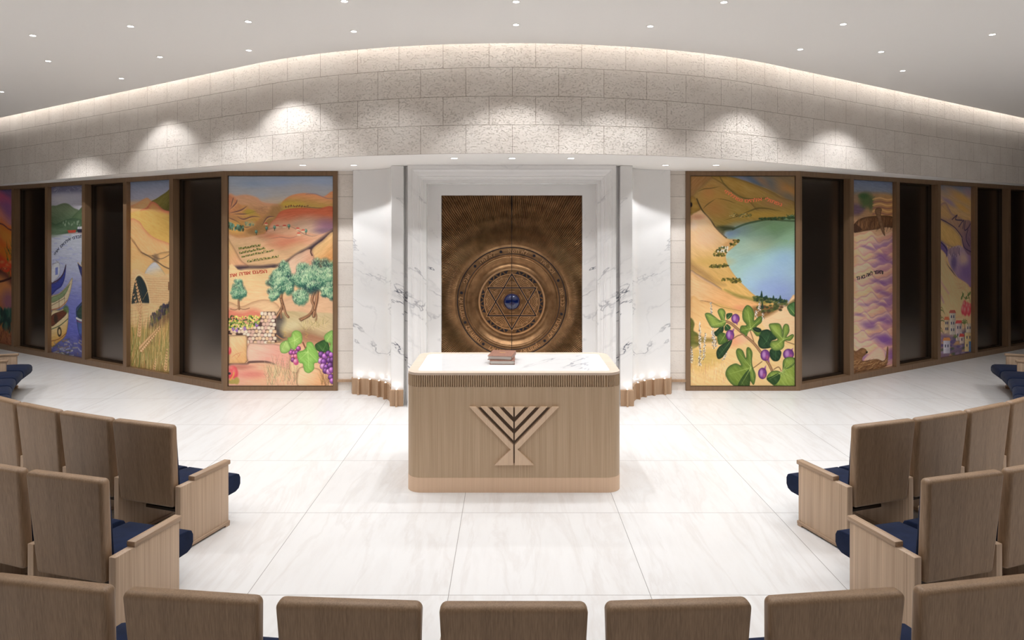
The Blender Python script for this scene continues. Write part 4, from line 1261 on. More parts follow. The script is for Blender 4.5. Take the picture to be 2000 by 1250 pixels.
    for i in range(50):
        x = P.rs.uniform(1080, 1210); y = P.rs.uniform(1080, 1170); P.line([(x, y), (x + P.rs.uniform(-50, 30), y - P.rs.uniform(60, 160))], 5, ((190, 150, 90), (140, 92, 60), (120, 110, 60))[i % 3], .6, taper=1, sm=False)
    # grape vine
    P.line([(590, 610), (650, 650), (700, 650)], 13, (176, 126, 88)); P.line([(480, 690), (600, 690), (700, 650)], 10, (170, 130, 96)); P.line([(880, 690), (920, 770), (960, 800)], 16, (130, 80, 60)); P.line([(1030, 760), (1110, 720), (1200, 705)], 22, (160, 104, 76))
    for pts in ([(660, 570), (690, 580), (670, 620), (700, 610)], [(905, 580), (935, 600), (905, 625), (930, 640)]): P.line(pts, 5, (196, 160, 90), .9)
    leaf(P, [(1010, 720), (1060, 680), (1120, 660), (1160, 690), (1170, 780), (1110, 800), (1040, 780)], (64, 104, 52), (30, 56, 34), (120, 160, 90), [(1040, 700), (1140, 690)], (1100, 780))
    grapes(P, [(770, 770), (800, 765), (830, 755), (750, 800), (785, 805), (815, 800), (770, 845), (800, 840), (770, 880)], 24, [(150, 70, 130), (120, 56, 110), (206, 96, 116)])
    P.blob(804, 902, 31, 36, (200, 84, 130), .3, hi=(246, 200, 210))
    grapes(P, [(1080, 820), (1120, 840), (1160, 810), (1195, 825), (1075, 890), (1110, 900), (1170, 885), (1205, 880), (1100, 950), (1140, 960), (1180, 940), (1130, 1000), (1165, 1010), (1195, 990), (1190, 1070), (1205, 1110)], 31, [(150, 84, 160), (112, 56, 130), (176, 110, 170), (96, 50, 110)])
    LG = (160, 200, 100); LD = (84, 130, 56); LL = (214, 232, 150)
    leaf(P, [(640, 695), (700, 665), (740, 690), (745, 760), (700, 805), (640, 800), (625, 740)], (176, 208, 120), LD, LL, [(640, 790), (730, 760)], (690, 680))
    leaf(P, [(712, 640), (748, 625), (760, 580), (800, 555), (850, 572), (872, 625), (866, 690), (830, 715), (790, 768), (752, 758), (722, 700)], LG, LD, LL, [(770, 580), (860, 620), (780, 760), (725, 690), (845, 700)], (790, 665))
    leaf(P, [(815, 800), (880, 775), (915, 740), (922, 690), (975, 684), (1010, 740), (1052, 820), (1045, 905), (1005, 920), (1000, 985), (945, 1026), (895, 1000), (878, 925), (835, 905)], (150, 198, 98), LD, LL, [(930, 700), (1040, 900), (945, 1015), (830, 890), (840, 810)], (935, 790))
    leaf(P, [(1112, 625), (1150, 580), (1215, 568), (1220, 790), (1170, 770), (1180, 700), (1130, 680)], (160, 204, 112), LD, LL, [(1200, 590), (1190, 770)], (1150, 660))
    for c in ((105, 985, 46, 40), (85, 1040, 40, 50), (130, 1030, 36, 60), (70, 780, 22, 40)): P.blob(*c, (226, 90, 96), .5, 1, hi=(246, 140, 130))
    for c in ((100, 1120, 50, 26), (150, 1110, 30, 40)): P.blob(*c, (178, 160, 84), .5, .9)
    P.line([(80, 1100), (110, 1060), (120, 1020)], 16, (240, 170, 90), .9); P.blob(72, 1030, 14, 14, (70, 60, 70), .4)
    finish(P, 'canvas', R, pl)
    A(); inscribe(R, 'הפעם אודה את', P.tp([(497, 1130), (360, 1138), (200, 1160), (82, 1180)]), 7.0, pl, M['red_ink'], P.W, P.H)

# ---- mural 2 : lake between hills with figs
def mural_lake():
    R, pl = bigframe(1, 'large framed mural of a blue lake among sandy hills with purple figs')
    P = Paint(142, 284, 1.9, 23)
    A = lambda: quad(P, (48, 48), (1212, 48), (48, 48 + 1164 * 2.007), (1212, 48 + 1164 * 2.007))
    B = lambda: quad(P, (46, 1164 - 1142 * 2.007), (1188, 1164 - 1142 * 2.007), (46, 1164), (1188, 1164))
    A()
    P.vgrad([(0, (164, 130, 78)), (40, (172, 140, 76)), (70, (166, 140, 78)), (120, (226, 184, 130)), (284, (238, 196, 140))], 9, .5)
    P.poly([(40, 40), (300, 40), (230, 120), (130, 210), (40, 290)], (166, 122, 74), 2, edge=(120, 100, 60), ew=3, ea=.5, ang=-.8)
    P.poly([(470, 40), (640, 85), (800, 145), (960, 210), (1100, 290), (1230, 350), (1230, 30)], (112, 118, 122), 1, g=((600, 60), (1200, 250), (150, 118, 76)), ang=.5)
    for x, y, rx, ry, c in ((760, 90, 120, 40, (84, 104, 134)), (900, 130, 160, 30, (166, 120, 80)), (1000, 160, 120, 50, (88, 104, 120)), (1120, 200, 130, 60, (186, 132, 72)), (1150, 90, 120, 40, (130, 112, 86)), (620, 65, 90, 20, (120, 128, 160)), (1150, 280, 80, 40, (110, 108, 100))):
        P.blob(x, y, rx, ry, c, 1.2, .7, .5)
    P.poly([(280, 48), (480, 52), (640, 95), (800, 155), (950, 215), (1080, 290), (1215, 345), (1215, 520), (900, 530), (700, 330), (560, 250), (400, 130)], (178, 142, 72), .6, g=((600, 120), (900, 480), (162, 132, 72)), edge=(96, 78, 44), ew=1.6, ea=.7, ang=.5)
    P.line([(380, 60), (430, 140), (540, 240), (640, 290), (760, 300), (900, 290)], 14, (104, 92, 52), .7)
    P.line([(760, 150), (900, 220), (1060, 290), (1210, 360)], 10, (140, 108, 70), .6)
    P.poly([(300, 90), (200, 180), (130, 260), (160, 380), (260, 520), (480, 600), (700, 540), (900, 520), (1215, 500), (1210, 420), (960, 420), (760, 420), (620, 310), (440, 190)], (176, 138, 76), 2, g=((300, 150), (600, 560), (168, 140, 70)), ang=.4)
    P.blob(330, 290, 130, 70, (184, 140, 72), 1.2, .7); P.blob(330, 420, 120, 70, (186, 130, 74), 1.2, .6, .3); P.blob(250, 230, 60, 60, (190, 130, 74), 1.2, .6); P.blob(860, 480, 240, 34, (196, 156, 70), 1.2, .7); P.blob(1000, 340, 130, 40, (170, 124, 84), 1.2, .6)
    for pts, w in (([(130, 220), (200, 190), (290, 180), (380, 160)], 12), ([(190, 410), (240, 360), (330, 300)], 12), ([(600, 480), (700, 440), (800, 405), (920, 410), (1060, 440)], 18), ([(420, 540), (560, 500), (660, 470)], 8), ([(330, 295), (440, 310), (560, 350)], 8)):
        P.line(pts, w, (96, 84, 48), .7, taper=2)
    for i in range(40): P.blob(P.rs.uniform(490, 730), P.rs.uniform(465, 505), 9, 7, ((110, 116, 70), (200, 180, 120), (90, 84, 50))[i % 3], .5, .8)
    # lake
    LK = [(405, 700), (470, 660), (540, 615), (650, 575), (760, 548), (900, 538), (1060, 542), (1230, 545), (1230, 1460), (1130, 1500), (980, 1440), (860, 1420), (760, 1370), (640, 1260), (540, 1150), (470, 1040), (445, 960), (460, 900), (540, 830), (595, 785), (540, 745), (470, 740)]
    P.poly(LK, (132, 160, 126), .6, g=((850, 600), (820, 960), (170, 200, 186)), ang=-.3)
    P.poly(LK, (150, 186, 200), .6, .0)
    for x, y, rx, ry, c, a in ((1000, 620, 260, 70, (120, 156, 112), .8), (1080, 780, 190, 120, (128, 164, 130), .7), (640, 720, 200, 110, (160, 190, 176), .7), (560, 650, 120, 60, (140, 166, 180), .7), (480, 695, 80, 40, (120, 140, 168), .8), (800, 820, 180, 70, (184, 204, 176), .7), (900, 1000, 240, 90, (160, 196, 198), .8), (1100, 960, 160, 110, (150, 182, 208), .8), (700, 1060, 180, 80, (170, 204, 198), .7), (1000, 1150, 260, 120, (152, 178, 214), .8), (760, 1170, 150, 80, (164, 192, 206), .7), (1050, 1330, 240, 110, (136, 150, 204), .8), (880, 1300, 160, 80, (150, 170, 212), .7), (700, 1250, 90, 60, (160, 190, 214), .6), (1150, 1440, 120, 60, (122, 132, 192), .7)):
        P.blob(x, y, rx, ry, c, 1.5, a, -.15)
    P.line([(520, 640), (650, 585), (780, 552), (930, 530), (1080, 540), (1220, 548)], 20, (60, 78, 48), .7)
    for i in range(60):
        x = P.rs.uniform(820, 1215); P.blob(x, 528 - (x - 820) * .04 + P.rs.uniform(-14, 10), 14, 9, ((52, 70, 40), (86, 100, 54), (50, 82, 60))[i % 3], .5, .8)
    for i in range(30): P.line([(1130 + P.rs.uniform(0, 80), 520), (1150 + P.rs.uniform(-40, 60), 490 + P.rs.uniform(-20, 20))], 4, (60, 84, 50), .8, sm=False)
    P.poly([(330, 615), (420, 600), (530, 615), (520, 645), (440, 660), (420, 700), (380, 690)], (62, 68, 40), 2, .9)
    # sandy hills on the left
    P.poly([(40, 480), (100, 455), (160, 425), (200, 450), (270, 530), (330, 620), (400, 700), (480, 750), (560, 752), (590, 772), (540, 830), (455, 900), (440, 970), (480, 1060), (540, 1150), (630, 1250), (760, 1370), (880, 1430), (1000, 1480), (900, 1560), (40, 1560)], (236, 196, 146), .5, g=((120, 520), (420, 1250), (220, 176, 104)), edge=(186, 134, 80), ew=1.2, ea=.5, ang=.7)
    P.poly([(45, 290), (90, 280), (130, 330), (160, 410), (100, 450), (45, 475)], (176, 138, 66), 1, edge=(110, 80, 40), ew=2, ea=.6)
    P.line([(120, 300), (150, 370), (190, 440), (270, 530), (330, 620), (410, 700), (450, 735)], 14, (70, 58, 34), .85)
    P.blob(56, 365, 14, 26, (40, 30, 24), .5)
    P.blob(150, 560, 100, 80, (240, 202, 164), 1.2, .8); P.blob(230, 740, 160, 100, (240, 196, 160), 1.2, .7); P.blob(130, 500, 70, 26, (206, 140, 110), 1.2, .6); P.blob(80, 600, 40, 50, (226, 206, 190), 1, .5); P.blob(480, 800, 70, 26, (206, 146, 92), 1, .6, -.4); P.blob(270, 1000, 200, 50, (206, 168, 90), 1.2, .6)
    P.poly([(40, 1080), (130, 1130), (220, 1190), (330, 1240), (430, 1262), (330, 1220), (240, 1130), (140, 1060), (40, 1000)], (150, 112, 70), 4, .6)
    for bx, by, rx in ((560, 770, 30), (520, 810, 30), (400, 880, 70), (370, 920, 60), (340, 1050, 80), (450, 1040, 20), (500, 1200, 100), (560, 1220, 60)):
        for i in range(int(rx * .5)): P.blob(bx + P.rs.uniform(-rx, rx), by + P.rs.uniform(-14, 18), 12, 8, ((74, 76, 32), (120, 110, 46), (56, 56, 28), (150, 132, 60))[i % 4], .5, .85)
    for i in range(22): P.blob(P.rs.uniform(350, 470), P.rs.uniform(830, 890), 9, 12, ((236, 228, 214), (90, 100, 60))[i % 2], .4, .9)
    for i in range(16): P.line([(300 + i * 10, 1060), (302 + i * 10 + P.rs.uniform(-8, 8), 1060 - P.rs.uniform(10, 46))], 5, (76, 78, 36), .9, sm=False)
    P.poly([(40, 1110), (120, 1135), (210, 1190), (330, 1260), (380, 1330), (40, 1400)], (240, 196, 150), 1, edge=(90, 66, 60), ew=1.5, ea=.7, ang=.6)
    B()
    P.poly([(40, -60), (160, 0), (280, 60), (420, 130), (560, 190), (700, 220), (840, 265), (860, 330), (700, 330), (560, 330), (300, 260), (40, 240)], (238, 196, 144), .8, g=((200, 0), (400, 240), (232, 176, 118)), edge=(190, 140, 80), ew=2, ea=.5, ang=.4)
    P.poly([(420, 110), (560, 165), (700, 200), (820, 215), (900, 250), (840, 275), (700, 225), (560, 195)], (128, 120, 56), 2, .8)
    P.line([(40, 240), (160, 235), (260, 250), (380, 300), (520, 330), (620, 350)], 7, (150, 100, 70), .7)
    P.poly([(40, 250), (170, 242), (290, 270), (420, 330), (620, 370), (800, 420), (900, 420), (1000, 360), (1100, 290), (1200, 220), (1200, 1180), (40, 1180)], (238, 190, 130), .8, g=((200, 260), (400, 1000), (238, 200, 140)), edge=(200, 150, 90), ew=2.5, ea=.4, ang=.5)
    P.poly([(820, 430), (900, 400), (1010, 330), (1100, 270), (1200, 200), (1200, 600), (900, 560)], (238, 200, 156), 1.5, .9)
    P.poly([(720, 310), (840, 290), (960, 290), (1080, 270), (1000, 340), (900, 400), (830, 425), (760, 400)], (130, 92, 52), 2.5, .85)
    P.blob(590, 310, 70, 26, (226, 150, 110), 1.2, .7); P.blob(580, 660, 120, 50, (230, 146, 116), 1.2, .7, -.4); P.blob(640, 640, 80, 60, (240, 200, 160), 1.2, .6)
    for i in range(110):
        x = P.rs.uniform(730, 1100); y = 200 + (x - 700) * .13 + P.rs.uniform(-22, 26); P.blob(x, y, 16, 12, ((46, 66, 40), (80, 92, 50), (36, 50, 34), (110, 112, 60))[i % 4], .5, .85)
    for i in range(50):
        x = P.rs.uniform(780, 1050); y = 330 + P.rs.uniform(-36, 46) - (x - 780) * .12; P.blob(x, y, 18, 13, ((60, 74, 40), (100, 100, 54), (84, 60, 40))[i % 3], .5, .8)
    for x, y, h_ in ((825, 200, 76), (880, 210, 36), (955, 230, 56), (1030, 240, 66), (990, 240, 34), (833, 320, 80), (1075, 250, 34), (865, 205, 24)):
        P.poly([(x - 13, y), (x - 8, y - h_ * .6), (x, y - h_), (x + 9, y - h_ * .6), (x + 13, y)], (38, 62, 48), .4)
    P.poly([(1080, 290), (1150, 240), (1200, 210), (1200, 240), (1120, 290)], (110, 92, 54), 1.5, .8)
    P.poly([(40, 450), (70, 440), (90, 490), (80, 560), (130, 600), (150, 700), (100, 750), (40, 750)], (110, 112, 52), 1, edge=(60, 66, 30), ew=2, ea=.6)
    P.poly([(100, 620), (220, 640), (340, 650), (350, 690), (230, 690), (110, 690)], (136, 116, 56), 2, .8)
    P.poly([(40, 760), (160, 740), (300, 740), (400, 760), (380, 900), (200, 1000), (40, 980)], (226, 188, 116), 4, .8); P.blob(200, 850, 160, 70, (196, 168, 88), 1.3, .5)
    for i in range(90):
        x = P.rs.uniform(46, 460); y = P.rs.uniform(920, 1150); P.line([(x, y), (x + P.rs.uniform(-8, 8), y - P.rs.uniform(20, 80))], 3, ((206, 140, 110), (236, 220, 190), (190, 150, 100))[i % 3], .5, sm=False)
    def stalk(x0, y0, x1, y1, n=60):
        P.line([(x0, y0), (x1, y1)], 5, (120, 104, 70), .8, sm=False)
        for i in range(n):
            t = P.rs.uniform(0, 1); w = 16 * (1 - .5 * t); P.blob(x0 + (x1 - x0) * t + P.rs.uniform(-w, w), y0 + (y1 - y0) * t + P.rs.uniform(-6, 6), 5, 6, ((226, 214, 196), (170, 156, 150), (120, 108, 96), (240, 232, 216))[i % 4], .4, .95)
    stalk(150, 950, 150, 470, 150); stalk(190, 880, 210, 590, 70); stalk(62, 910, 56, 740, 60); stalk(300, 760, 270, 250, 130); stalk(325, 740, 300, 600, 40); stalk(800, 350, 803, 240, 34); stalk(770, 420, 762, 340, 24); stalk(842, 440, 838, 370, 24); stalk(410, 880, 440, 790, 30)
    # fig branch
    BR = lambda pts, w: (P.line(pts, w * 1.3, (84, 56, 40)), P.line(pts, w, (150, 108, 74)), P.line([(x - 3, y - 3) for x, y in pts], w * .3, (200, 160, 120), .8))
    BR([(940, 1000), (900, 920), (810, 790), (740, 700), (650, 620), (560, 540), (500, 490), (440, 460)], 20); BR([(500, 660), (560, 620), (620, 600)], 8); BR([(735, 970), (790, 930), (830, 900)], 7); BR([(960, 985), (1010, 960), (1040, 1000)], 8); BR([(740, 680), (720, 620), (700, 560)], 8); BR([(1060, 660), (1120, 690), (1180, 710)], 7)
    def fl(pts, c, root, veins, d=(38, 66, 34), l=(190, 206, 120)):
        P.poly(pts, c, .35, edge=d, ew=2.2, ea=.8, tex=16, ang=.9)
        for v in veins: P.line([root, v], 9, l, .55, taper=1, sm=False)
    G1, G2, G3 = (124, 146, 62), (150, 170, 78), (44, 74, 44)
    fl([(800, 640), (790, 590), (830, 560), (900, 550), (960, 600), (990, 650), (930, 680), (940, 740), (850, 760), (800, 740), (785, 690)], G3, (880, 680), [(820, 600), (920, 580), (830, 730)], (20, 36, 26), (86, 120, 76))
    fl([(920, 770), (980, 760), (1040, 790), (1030, 860), (1000, 895), (950, 890), (915, 840)], G3, (980, 780), [(980, 880)], (20, 40, 28), (90, 124, 80))
    fl([(330, 560), (400, 500), (410, 560), (360, 620), (320, 620), (305, 580)], G3, (400, 510), [(330, 600)], (24, 44, 28), (90, 120, 70))
    fl([(340, 620), (380, 580), (440, 600), (470, 650), (430, 700), (360, 715), (345, 670)], (96, 120, 50), (430, 600), [(370, 700)])
    fl([(330, 800), (360, 740), (420, 700), (500, 660), (490, 720), (440, 800), (390, 860), (345, 868)], (50, 76, 46), (490, 670), [(350, 850)], (24, 40, 26), (110, 140, 80))
    fl([(440, 380), (500, 370), (500, 400), (450, 440)], (50, 84, 52), (450, 430), [(495, 380)]); fl([(420, 520), (450, 490), (490, 530), (460, 560), (425, 560)], (46, 80, 50), (430, 500), [(470, 550)])
    fl([(205, 380), (260, 370), (330, 420), (380, 450), (345, 360), (360, 325), (400, 320), (430, 360), (425, 430), (435, 480), (400, 520), (290, 530), (240, 470)], G2, (430, 465), [(215, 390), (370, 330), (260, 510)])
    fl([(620, 440), (618, 350), (660, 285), (710, 300), (745, 370), (745, 450), (790, 410), (830, 410), (825, 470), (770, 520), (820, 545), (810, 610), (770, 620), (720, 560), (680, 580), (660, 625), (630, 600), (590, 570), (600, 510), (660, 500)], G1, (705, 540), [(670, 300), (825, 420), (800, 600), (600, 560), (650, 610)])
    fl([(735, 530), (790, 530), (825, 560), (790, 580), (740, 560)], (36, 56, 40), (740, 540), [(820, 560)], (20, 36, 26), (80, 110, 70))
    fl([(905, 500), (950, 480), (1020, 485), (1050, 540), (1060, 620), (1055, 540), (1080, 490), (1120, 500), (1130, 570), (1100, 630), (1160, 600), (1180, 620), (1140, 670), (1080, 675), (1070, 740), (1030, 775), (960, 780), (915, 730), (930, 680), (1000, 660), (940, 590)], G2, (1065, 660), [(920, 510), (1090, 500), (1170, 615), (940, 760)])
    fl([(1105, 300), (1150, 260), (1200, 255), (1200, 400), (1150, 390), (1120, 350)], (92, 130, 76), (1190, 380), [(1120, 300)])
    fl([(545, 790), (570, 755), (620, 780), (655, 860), (660, 760), (690, 745), (725, 800), (720, 890), (730, 960), (760, 1040), (755, 1110), (735, 1155), (690, 1100), (690, 1175), (560, 1180), (480, 1130), (430, 1040), (460, 960), (540, 920), (600, 940), (560, 860)], G1, (710, 965), [(560, 780), (690, 770), (460, 1040), (590, 1160), (740, 1120), (660, 1170)])
    fl([(1060, 900), (1100, 855), (1170, 855), (1200, 900), (1200, 1180), (1010, 1180), (940, 1150), (880, 1080), (930, 1010), (1000, 1000), (1050, 1010)], G2, (1055, 1015), [(1120, 870), (1190, 930), (900, 1080), (1000, 1170), (1120, 1170), (1190, 1100)])
    fl([(880, 1090), (940, 1060), (1010, 1030), (1030, 1080), (980, 1150), (930, 1140)], (56, 84, 44), (1040, 1020), [(900, 1100)])
    fl([(600, 1090), (690, 990), (690, 1170), (570, 1175)], (74, 96, 44), (705, 975), [(600, 1160)])
    def fig(x, y, rx, ry, tx, ty):
        c = (140, 78, 150)
        pts = [(x + rx * cos(a) , y + ry * sin(a)) for a in [i * pi / 6 for i in range(12)]]
        P.poly([(x - rx * .7, y), (tx, ty), (x + rx * .7, y)], (150, 90, 140), .4, sm=False); P.poly(pts, c, .4, edge=(64, 30, 84), ew=2.2, ea=.85, tex=10)
        P.blob(x - rx * .25, y - ry * .1, rx * .35, ry * .6, (196, 150, 196), .9, .8); P.blob(x + rx * .4, y + ry * .4, rx * .3, ry * .4, (190, 100, 130), .9, .6)
    fig(540, 430, 46, 52, 560, 505); fig(480, 610, 46, 58, 530, 530); fig(865, 830, 52, 62, 915, 915); fig(835, 1030, 48, 62, 875, 940); fig(1120, 820, 60, 60, 1170, 750)
    fl([(1060, 900), (1100, 855), (1170, 855), (1200, 900), (1150, 960), (1080, 980)], G2, (1060, 1000), [(1110, 870), (1180, 900)])
    finish(P, 'canvas', R, pl)
    A(); inscribe(R, 'נפתולי אלהים נפתלתי', P.tp([(1065, 385), (960, 345), (870, 315), (760, 335), (660, 340), (580, 325), (500, 275), (420, 225)]), 6.6, pl, M['coral_ink'], P.W, P.H)

# ---- side murals
def mural_wheat():
    R, pl, _ = sideframe(-1, 1, 'tall narrow mural of wheat ears before a stone arch and golden hills')
    P = Paint(107, 281, 1.75, 31); quad(P, (50, 45), (280, 30), (50, 1165), (280, 1205))
    P.vgrad([(0, (134, 146, 172)), (14, (160, 164, 184)), (26, (178, 176, 190)), (32, (222, 186, 150)), (281, (226, 186, 130))], 8, .2)
    P.poly([(150, 180), (200, 140), (240, 110), (290, 80), (290, 260), (200, 230)], (140, 128, 66), .6, g=((220, 120), (270, 240), (96, 92, 46)), edge=(90, 80, 40), ew=2, ea=.5, ang=-.6)
    P.poly([(40, 200), (90, 170), (140, 140), (165, 160), (200, 200), (150, 260), (40, 250)], (230, 176, 122), 1, edge=(222, 140, 110), ew=2, ea=.5)
    P.poly([(100, 230), (140, 200), (165, 165), (190, 170), (230, 210), (290, 250), (290, 440), (100, 380)], (228, 176, 110), .8, edge=(206, 92, 84), ew=4, ea=.8, ang=.4)
    P.poly([(40, 240), (120, 215), (200, 225), (290, 270), (290, 440), (180, 400), (100, 330), (40, 300)], (228, 182, 104), 2, g=((120, 230), (230, 400), (222, 178, 96)), ang=.3)
    P.poly([(40, 290), (95, 280), (130, 330), (180, 380), (290, 440), (290, 560), (40, 560)], (230, 180, 122), .8, edge=(206, 120, 90), ew=2.5, ea=.8, ang=.5)
    P.poly([(40, 400), (70, 400), (110, 470), (170, 490), (230, 470), (290, 480), (290, 640), (40, 620)], (226, 178, 118), .8, edge=(110, 76, 50), ew=1.5, ea=.7, ang=.2)
    P.line([(110, 470), (160, 500), (200, 530), (240, 560), (290, 580)], 8, (100, 76, 60), .8); P.line([(170, 490), (220, 510), (280, 470)], 6, (120, 90, 70), .7); P.line([(60, 400), (90, 440), (120, 480)], 7, (150, 100, 70), .7); P.blob(190, 510, 16, 26, (104, 84, 72), 1, .7); P.blob(275, 470, 12, 26, (110, 84, 66), 1, .7)
    P.blob(90, 560, 40, 40, (236, 190, 130), 1, .7)
    P.poly([(130, 610), (150, 560), (185, 530), (220, 570), (240, 620), (180, 630)], (206, 204, 204), .6, g=((180, 540), (190, 620), (222, 190, 140)), edge=(150, 130, 110), ew=1, ea=.6)
    P.poly([(50, 620), (130, 600), (200, 625), (290, 640), (290, 1180), (40, 1180)], (226, 186, 136), .5, ang=.1)
    # masonry
    for r in range(26):
        y = 630 + r * 14
        P.line([(50, y), (290, y + 6)], 2, (180, 130, 86), .6, sm=False)
        for c in range(12):
            x = 55 + c * 20 + (r % 2) * 10 + P.rs.uniform(-2, 2); P.line([(x, y), (x, y + 14)], 1.6, (186, 134, 90), .5, sm=False)
    P.poly([(255, 650), (262, 650), (262, 700), (255, 700)], (140, 100, 70), .3, sm=False)
    P.poly([(78, 640), (95, 615), (115, 625), (140, 680), (155, 780), (120, 800), (62, 800), (60, 740)], (42, 52, 54), .5, edge=(140, 110, 80), ew=.8, ea=.9, ang=1.2)
    P.line([(70, 640), (95, 608), (120, 620), (146, 680), (160, 780)], 7, (236, 204, 160), .9)
    P.poly([(40, 800), (150, 780), (200, 800), (120, 900), (40, 960)], (232, 192, 140), 1, .9)
    for r in range(6): P.line([(50, 830 + r * 22), (150, 815 + r * 18)], 2.2, (184, 130, 90), .6, sm=False)
    P.poly([(160, 890), (210, 830), (290, 760), (290, 900), (200, 950), (140, 980)], (120, 92, 66), 3, .9)
    for i in range(110):
        t = P.rs.uniform(0, 1); P.blob(165 + 120 * t, 890 - 120 * t + P.rs.uniform(-34, 34), 5, 11, ((70, 62, 84), (96, 84, 70), (110, 108, 60), (54, 50, 60))[i % 4], .5, .9)
    P.poly([(40, 950), (130, 930), (200, 940), (290, 880), (290, 1220), (40, 1220)], (198, 160, 96), 4, .85, g=((200, 940), (180, 1190), (150, 124, 72)))
    P.blob(170, 1000, 30, 30, (110, 66, 44), 1, .7)
    for i in range(420):
        x = P.rs.uniform(45, 285); y = P.rs.uniform(1000, 1210); d = P.rs.uniform(-16, 30)
        P.line([(x, y), (x + d * .3, y - 70), (x + d, y - P.rs.uniform(80, 230))], 6, ((222, 190, 120), (150, 140, 78), (236, 212, 150), (106, 112, 56), (180, 130, 80), (128, 120, 60))[i % 6], .6, taper=1)
    def ear(x0, y0, x1, y1, n, w):
        for i in range(n):
            t = i / (n - 1); x = x0 + (x1 - x0) * t; y = y0 + (y1 - y0) * t; a = atan2((y1 - y0) * P.ky, (x1 - x0) * P.kx)
            for sd in (-1, 1):
                xx, yy = P.T(x, y); aa = a + sd * .5; q = w * (1 - .45 * t)
                bx, by = xx + cos(a + sd * pi / 2) * q * .45, yy + sin(a + sd * pi / 2) * q * .45
                P.line([(bx, by), (bx + cos(aa) * 16, by + sin(aa) * 16)], 2.0, (226, 196, 130), .5, taper=1, sm=False, raw=True)
                P.blob(bx, by, q * .62, q * .36, (178, 116, 74), .3, 1, aa, raw=True); P.blob(bx, by, q * .52, q * .28, (236, 190, 142), .4, 1, aa, raw=True)
    P.line([(100, 980), (108, 850), (90, 700), (78, 640)], 6, (190, 140, 90)); P.line([(60, 1160), (90, 1060), (100, 980)], 8, (130, 130, 66)); P.line([(95, 1180), (110, 1060)], 8, (110, 120, 60)); P.line([(50, 1100), (70, 1020), (60, 930)], 6, (120, 128, 66))
    ear(98, 975, 110, 800, 11, 5.4); ear(110, 800, 80, 650, 9, 5.0); ear(100, 830, 62, 710, 7, 4.2)
    ear(108, 1060, 210, 930, 13, 6.4); ear(240, 1180, 250, 1060, 8, 4); ear(180, 1190, 190, 1120, 6, 3.6); ear(272, 1060, 280, 960, 8, 3.6)
    for x0, y0, x1, y1 in ((140, 720, 160, 680), (120, 760, 150, 700), (70, 640, 60, 620)): P.line([(x0, y0), (x1, y1)], 3, (226, 190, 120), .7, sm=False)
    finish(P, 'canvas', R, pl, 1.25)

